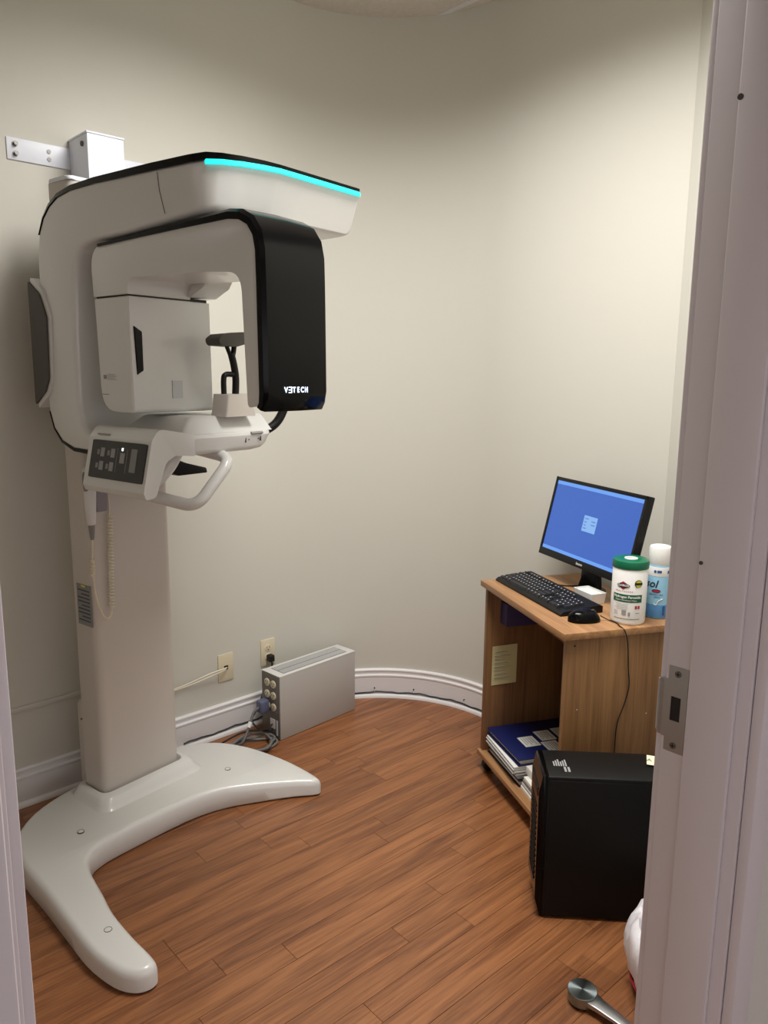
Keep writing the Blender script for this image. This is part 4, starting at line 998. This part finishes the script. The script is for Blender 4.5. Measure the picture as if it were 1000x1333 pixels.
# ---------------------------------------------------------------- spray can
RL = 0.0355
ly = thing('spray_can', 'tall light blue disinfectant spray can with a white cap behind the wipes', 'spray can', D(0.535, 0.362, DZ), 0)
loc_ = Vector(ly.location); FL = math.atan2(-loc_.y, -loc_.x)
cb = obj('can_body', lathe(NB(), [(RL-0.003, 0), (RL, 0.003), (RL, 0.168), (RL-0.001, 0.172), (RL-0.004, 0.178)], 36), 'light_blue', ly)
obj('cap', lathe(NB(), [(RL-0.0015, 0.172), (RL-0.0005, 0.174), (RL-0.0015, 0.222), (RL-0.004, 0.228), (RL-0.010, 0.230), (RL-0.014, 0.227)], 36), 'can_white', ly)
obj('white_band', lathe(NB(), [(RL+0.0003, 0.137), (RL+0.0006, 0.138), (RL+0.0006, 0.166), (RL+0.0003, 0.167)], 36, caps=False), 'can_white', cb)
obj('blue_foot', lathe(NB(), [(RL+0.0003, 0.004), (RL+0.0006, 0.005), (RL+0.0006, 0.045), (RL+0.0003, 0.046)], 36, caps=False), 'mid_blue', cb)
B0 = FL
obj('brand_print', text_bm('Lysol', 0.034, 0.0003, cylmap(RL, B0-1.05, 0.112, 0.0009), shear=0.25, bold=0.0004), 'navy_print', cb, smooth=0)
bdg = obj('badge', patch(RL, B0-0.12, 0.091, ellp(0.026, 0.011), 0.0006), 'navy_print', cb, smooth=60)
obj('badge_face', patch(RL, B0-0.12, 0.091, ellp(0.022, 0.007), 0.0012), 'red', bdg, smooth=60)
bm = text_bm('DISINFECTANT', 0.0062, 0.0003, cylmap(RL, B0-0.1, 0.079, 0.0008)); merge(bm, text_bm('SPRAY', 0.0062, 0.0003, cylmap(RL, B0-0.02, 0.071, 0.0008)))
obj('name_print', bm, 'dark_blue', cb, smooth=0)
bm = NB(); tube(bm, crom([cylmap(RL, B0-0.3, 0.050)(0, 0, 0), cylmap(RL, B0-0.05, 0.046)(0, 0, 0.0008), cylmap(RL, B0+0.10, 0.058)(0, 0, 0.0008), cylmap(RL, B0+0.45, 0.066)(0, 0, 0.0008)], 6), 0.0012, 5); obj('swirl', bm, 'can_white', cb, smooth=60)
bm = NB(); merge(bm, patch(RL, B0-0.30, 0.153, ellp(0.008, 0.009), 0.001)); merge(bm, patch(RL, B0+0.05, 0.153, rectp(0.013, 0.008), 0.001)); merge(bm, patch(RL, B0+0.85, 0.152, rectp(0.006, 0.010), 0.001)); merge(bm, patch(RL, B0+0.62, 0.028, rectp(0.008, 0.03), 0.001))
obj('band_print', bm, 'dark_blue', cb, smooth=0)

# ================================================================== computer tower
PY = math.atan2(-0.020, 0.297)
pc = thing('computer_tower', 'black desktop computer tower standing on the floor in front of the cart', 'computer', (0.436, 1.924, 0), PY)
PLN, PW, PH = 0.425, 0.155, 0.430
for a in (0.05, PLN-0.06):
    for b in (0.02, PW-0.02):
        bm = NB(); lathe(bm, [(0.011, 0), (0.013, 0.003), (0.013, 0.008)], 14, (a, b, 0)); obj('foot', bm, 'caster', pc)
obj('case', rbox((0.018, 0.002, 0.006), (PLN, PW-0.002, PH-0.006), 0.003), 'black_plastic', pc)
obj('side_cover', rbox((0.022, -0.001, 0.012), (PLN-0.004, 0.004, PH-0.012), 0.0015), 'black_matte', pc)
tc_ = obj('top_cover', rbox((0.016, 0.0, PH-0.010), (PLN, PW, PH), 0.004), 'black_plastic', pc)
fp = prism(NB(), round_poly([(0.012, 0.004), (-0.004, 0.06), (-0.006, PH-0.05), (0.004, PH), (0.02, PH), (0.02, 0.004)], [0.004, 0.02, 0.03, 0.008, 0, 0], 4), lambda u, v, t: Vector((u, t, v)), 0.004, PW-0.004)
fpo = obj('front_bezel', bevel(fp, 0.003, 2), 'black_gloss', pc)
bm = NB()
for k in range(14): box(bm, (-0.0068, 0.03, 0.10+k*0.017), (-0.0035, PW-0.03, 0.106+k*0.017))
tag(obj('grille', bm, 'black_matte', fpo, smooth=0), kind='stuff')
obj('disc_drive', rbox((-0.0075, 0.02, 0.36), (-0.003, PW-0.02, 0.385), 0.001), 'black_plastic', fpo)
bm = NB()
for i in range(6): box(bm, (0.040+i*0.0065, 0.060, PH-0.0002), (0.0440+i*0.0065, 0.085+0.006*(i % 3), PH+0.0006))
box(bm, (0.066, 0.030, PH-0.0002), (0.072, 0.056, PH+0.0006)); box(bm, (0.076, 0.030, PH-0.0002), (0.082, 0.056, PH+0.0006))
obj('printed_marks', bm, 'ink_light', tc_, smooth=0)
sn = thing('sticky_note', 'pale yellow sticky note lying on the black computer tower', 'note', Vector((0.436, 1.924, PH+0.0005))+Matrix.Rotation(PY, 3, 'Z') @ Vector((0.352, 0.105, 0)), PY-0.25)
bm = NB(); loft(bm, [[(-0.045, y, 0.0), (0.045, y, 0.0), (0.045, y, 0.0005), (-0.045, y, 0.0005)] if k < 3 else [(-0.045, y, 0.004), (0.045, y, 0.004), (0.045, y, 0.0045), (-0.045, y, 0.0045)] for k, y in enumerate((0.03, 0.0, -0.02, -0.035))])
pn_ = obj('paper', bm, 'note_pale', sn, smooth=30)
bm = text_bm('A - N', 0.022, 0.0003, lambda x, y, z: Vector((-0.02+x, y, 0.0008+z))); obj('handwriting', bm, 'ink', pn_, smooth=0)
# ================================================================== waste bin with white liner (mostly behind the jamb)
wbn = thing('waste_bin', 'waste bin with a crumpled white plastic liner behind the door jamb', 'bin', (0.752, 1.650, 0), 0)
obj('bin', lathe(NB(), [(0.095, 0), (0.105, 0.004), (0.128, 0.166), (0.128, 0.172), (0.122, 0.172), (0.10, 0.012)], 30), 'bin_grey', wbn)
rg = random.Random(3); rings = []
N_ = 56
for i, (r0, z0) in enumerate(((0.122, 0.03), (0.132, 0.05), (0.140, 0.085), (0.146, 0.115), (0.144, 0.145), (0.138, 0.172), (0.122, 0.190), (0.108, 0.175), (0.10, 0.14))):
    rr = []
    for k in range(N_):
        a = 2*PI*k/N_
        q = r0*(1+0.030*math.sin(a*9+i*0.9)+0.022*math.sin(a*17+i*1.7)+0.012*rg.uniform(-1, 1)); zz = z0+0.010*math.sin(a*7+i)+0.006*math.sin(a*15)
        rr.append(Vector((q*math.cos(a), q*math.sin(a), zz)))
    rings.append(rr)
ln_ = obj('liner', loft(NB(), rings, caps=False), 'bag_white', wbn, smooth=70)
bm = NB(); tube(bm, [Vector((0.129*math.cos(2*PI*k/40), 0.129*math.sin(2*PI*k/40), 0.030+0.004*math.sin(k))) for k in range(41)], 0.004, 6, False); obj('drawstring', bm, 'red', ln_, smooth=60)
# ================================================================== steel lever on a clear sheet by the door
lv = thing('steel_lever', 'brushed steel lever with a round disc head on the floor', 'lever', (0.494, 1.632, 0.0035), math.atan2(-0.077, 0.062))
bm = NB(); lathe(bm, [(0.029, 0), (0.034, 0.004), (0.0365, 0.026), (0.0355, 0.030), (0.034, 0.031)], 40); obj('disc_head', bm, 'brushed_disc', lv, smooth=30)
bm = NB(); loft(bm, [[Vector((x, -hy, z0)), Vector((x, hy, z0)), Vector((x, hy, z1)), Vector((x, -hy, z1))] for x, hy, z0, z1 in ((0.028, 0.022, 0.012, 0.026), (0.05, 0.018, 0.014, 0.026), (0.12, 0.013, 0.018, 0.026), (0.19, 0.013, 0.018, 0.026))]); bevel(bm, 0.0025, 2); obj('arm', bm, 'steel', lv, smooth=35)
bm = NB(); lathe(bm, [(0.012, -0.0), (0.014, 0.002), (0.012, 0.02)], 16, (0.17, 0, 0)); obj('arm_foot', bm, 'caster', lv)
cs2 = obj('clear_sheet', rbox((-0.02, -0.14, 0.0), (0.24, 0.13, 0.003), 0.001, 1), 'clear_plastic'); cs2.location = (0.46, 1.675, 0.0003); cs2.rotation_euler = (0, 0, math.radians(-42))
tag(cs2, 'clear plastic sheet on the floor under the steel lever', 'plastic sheet')
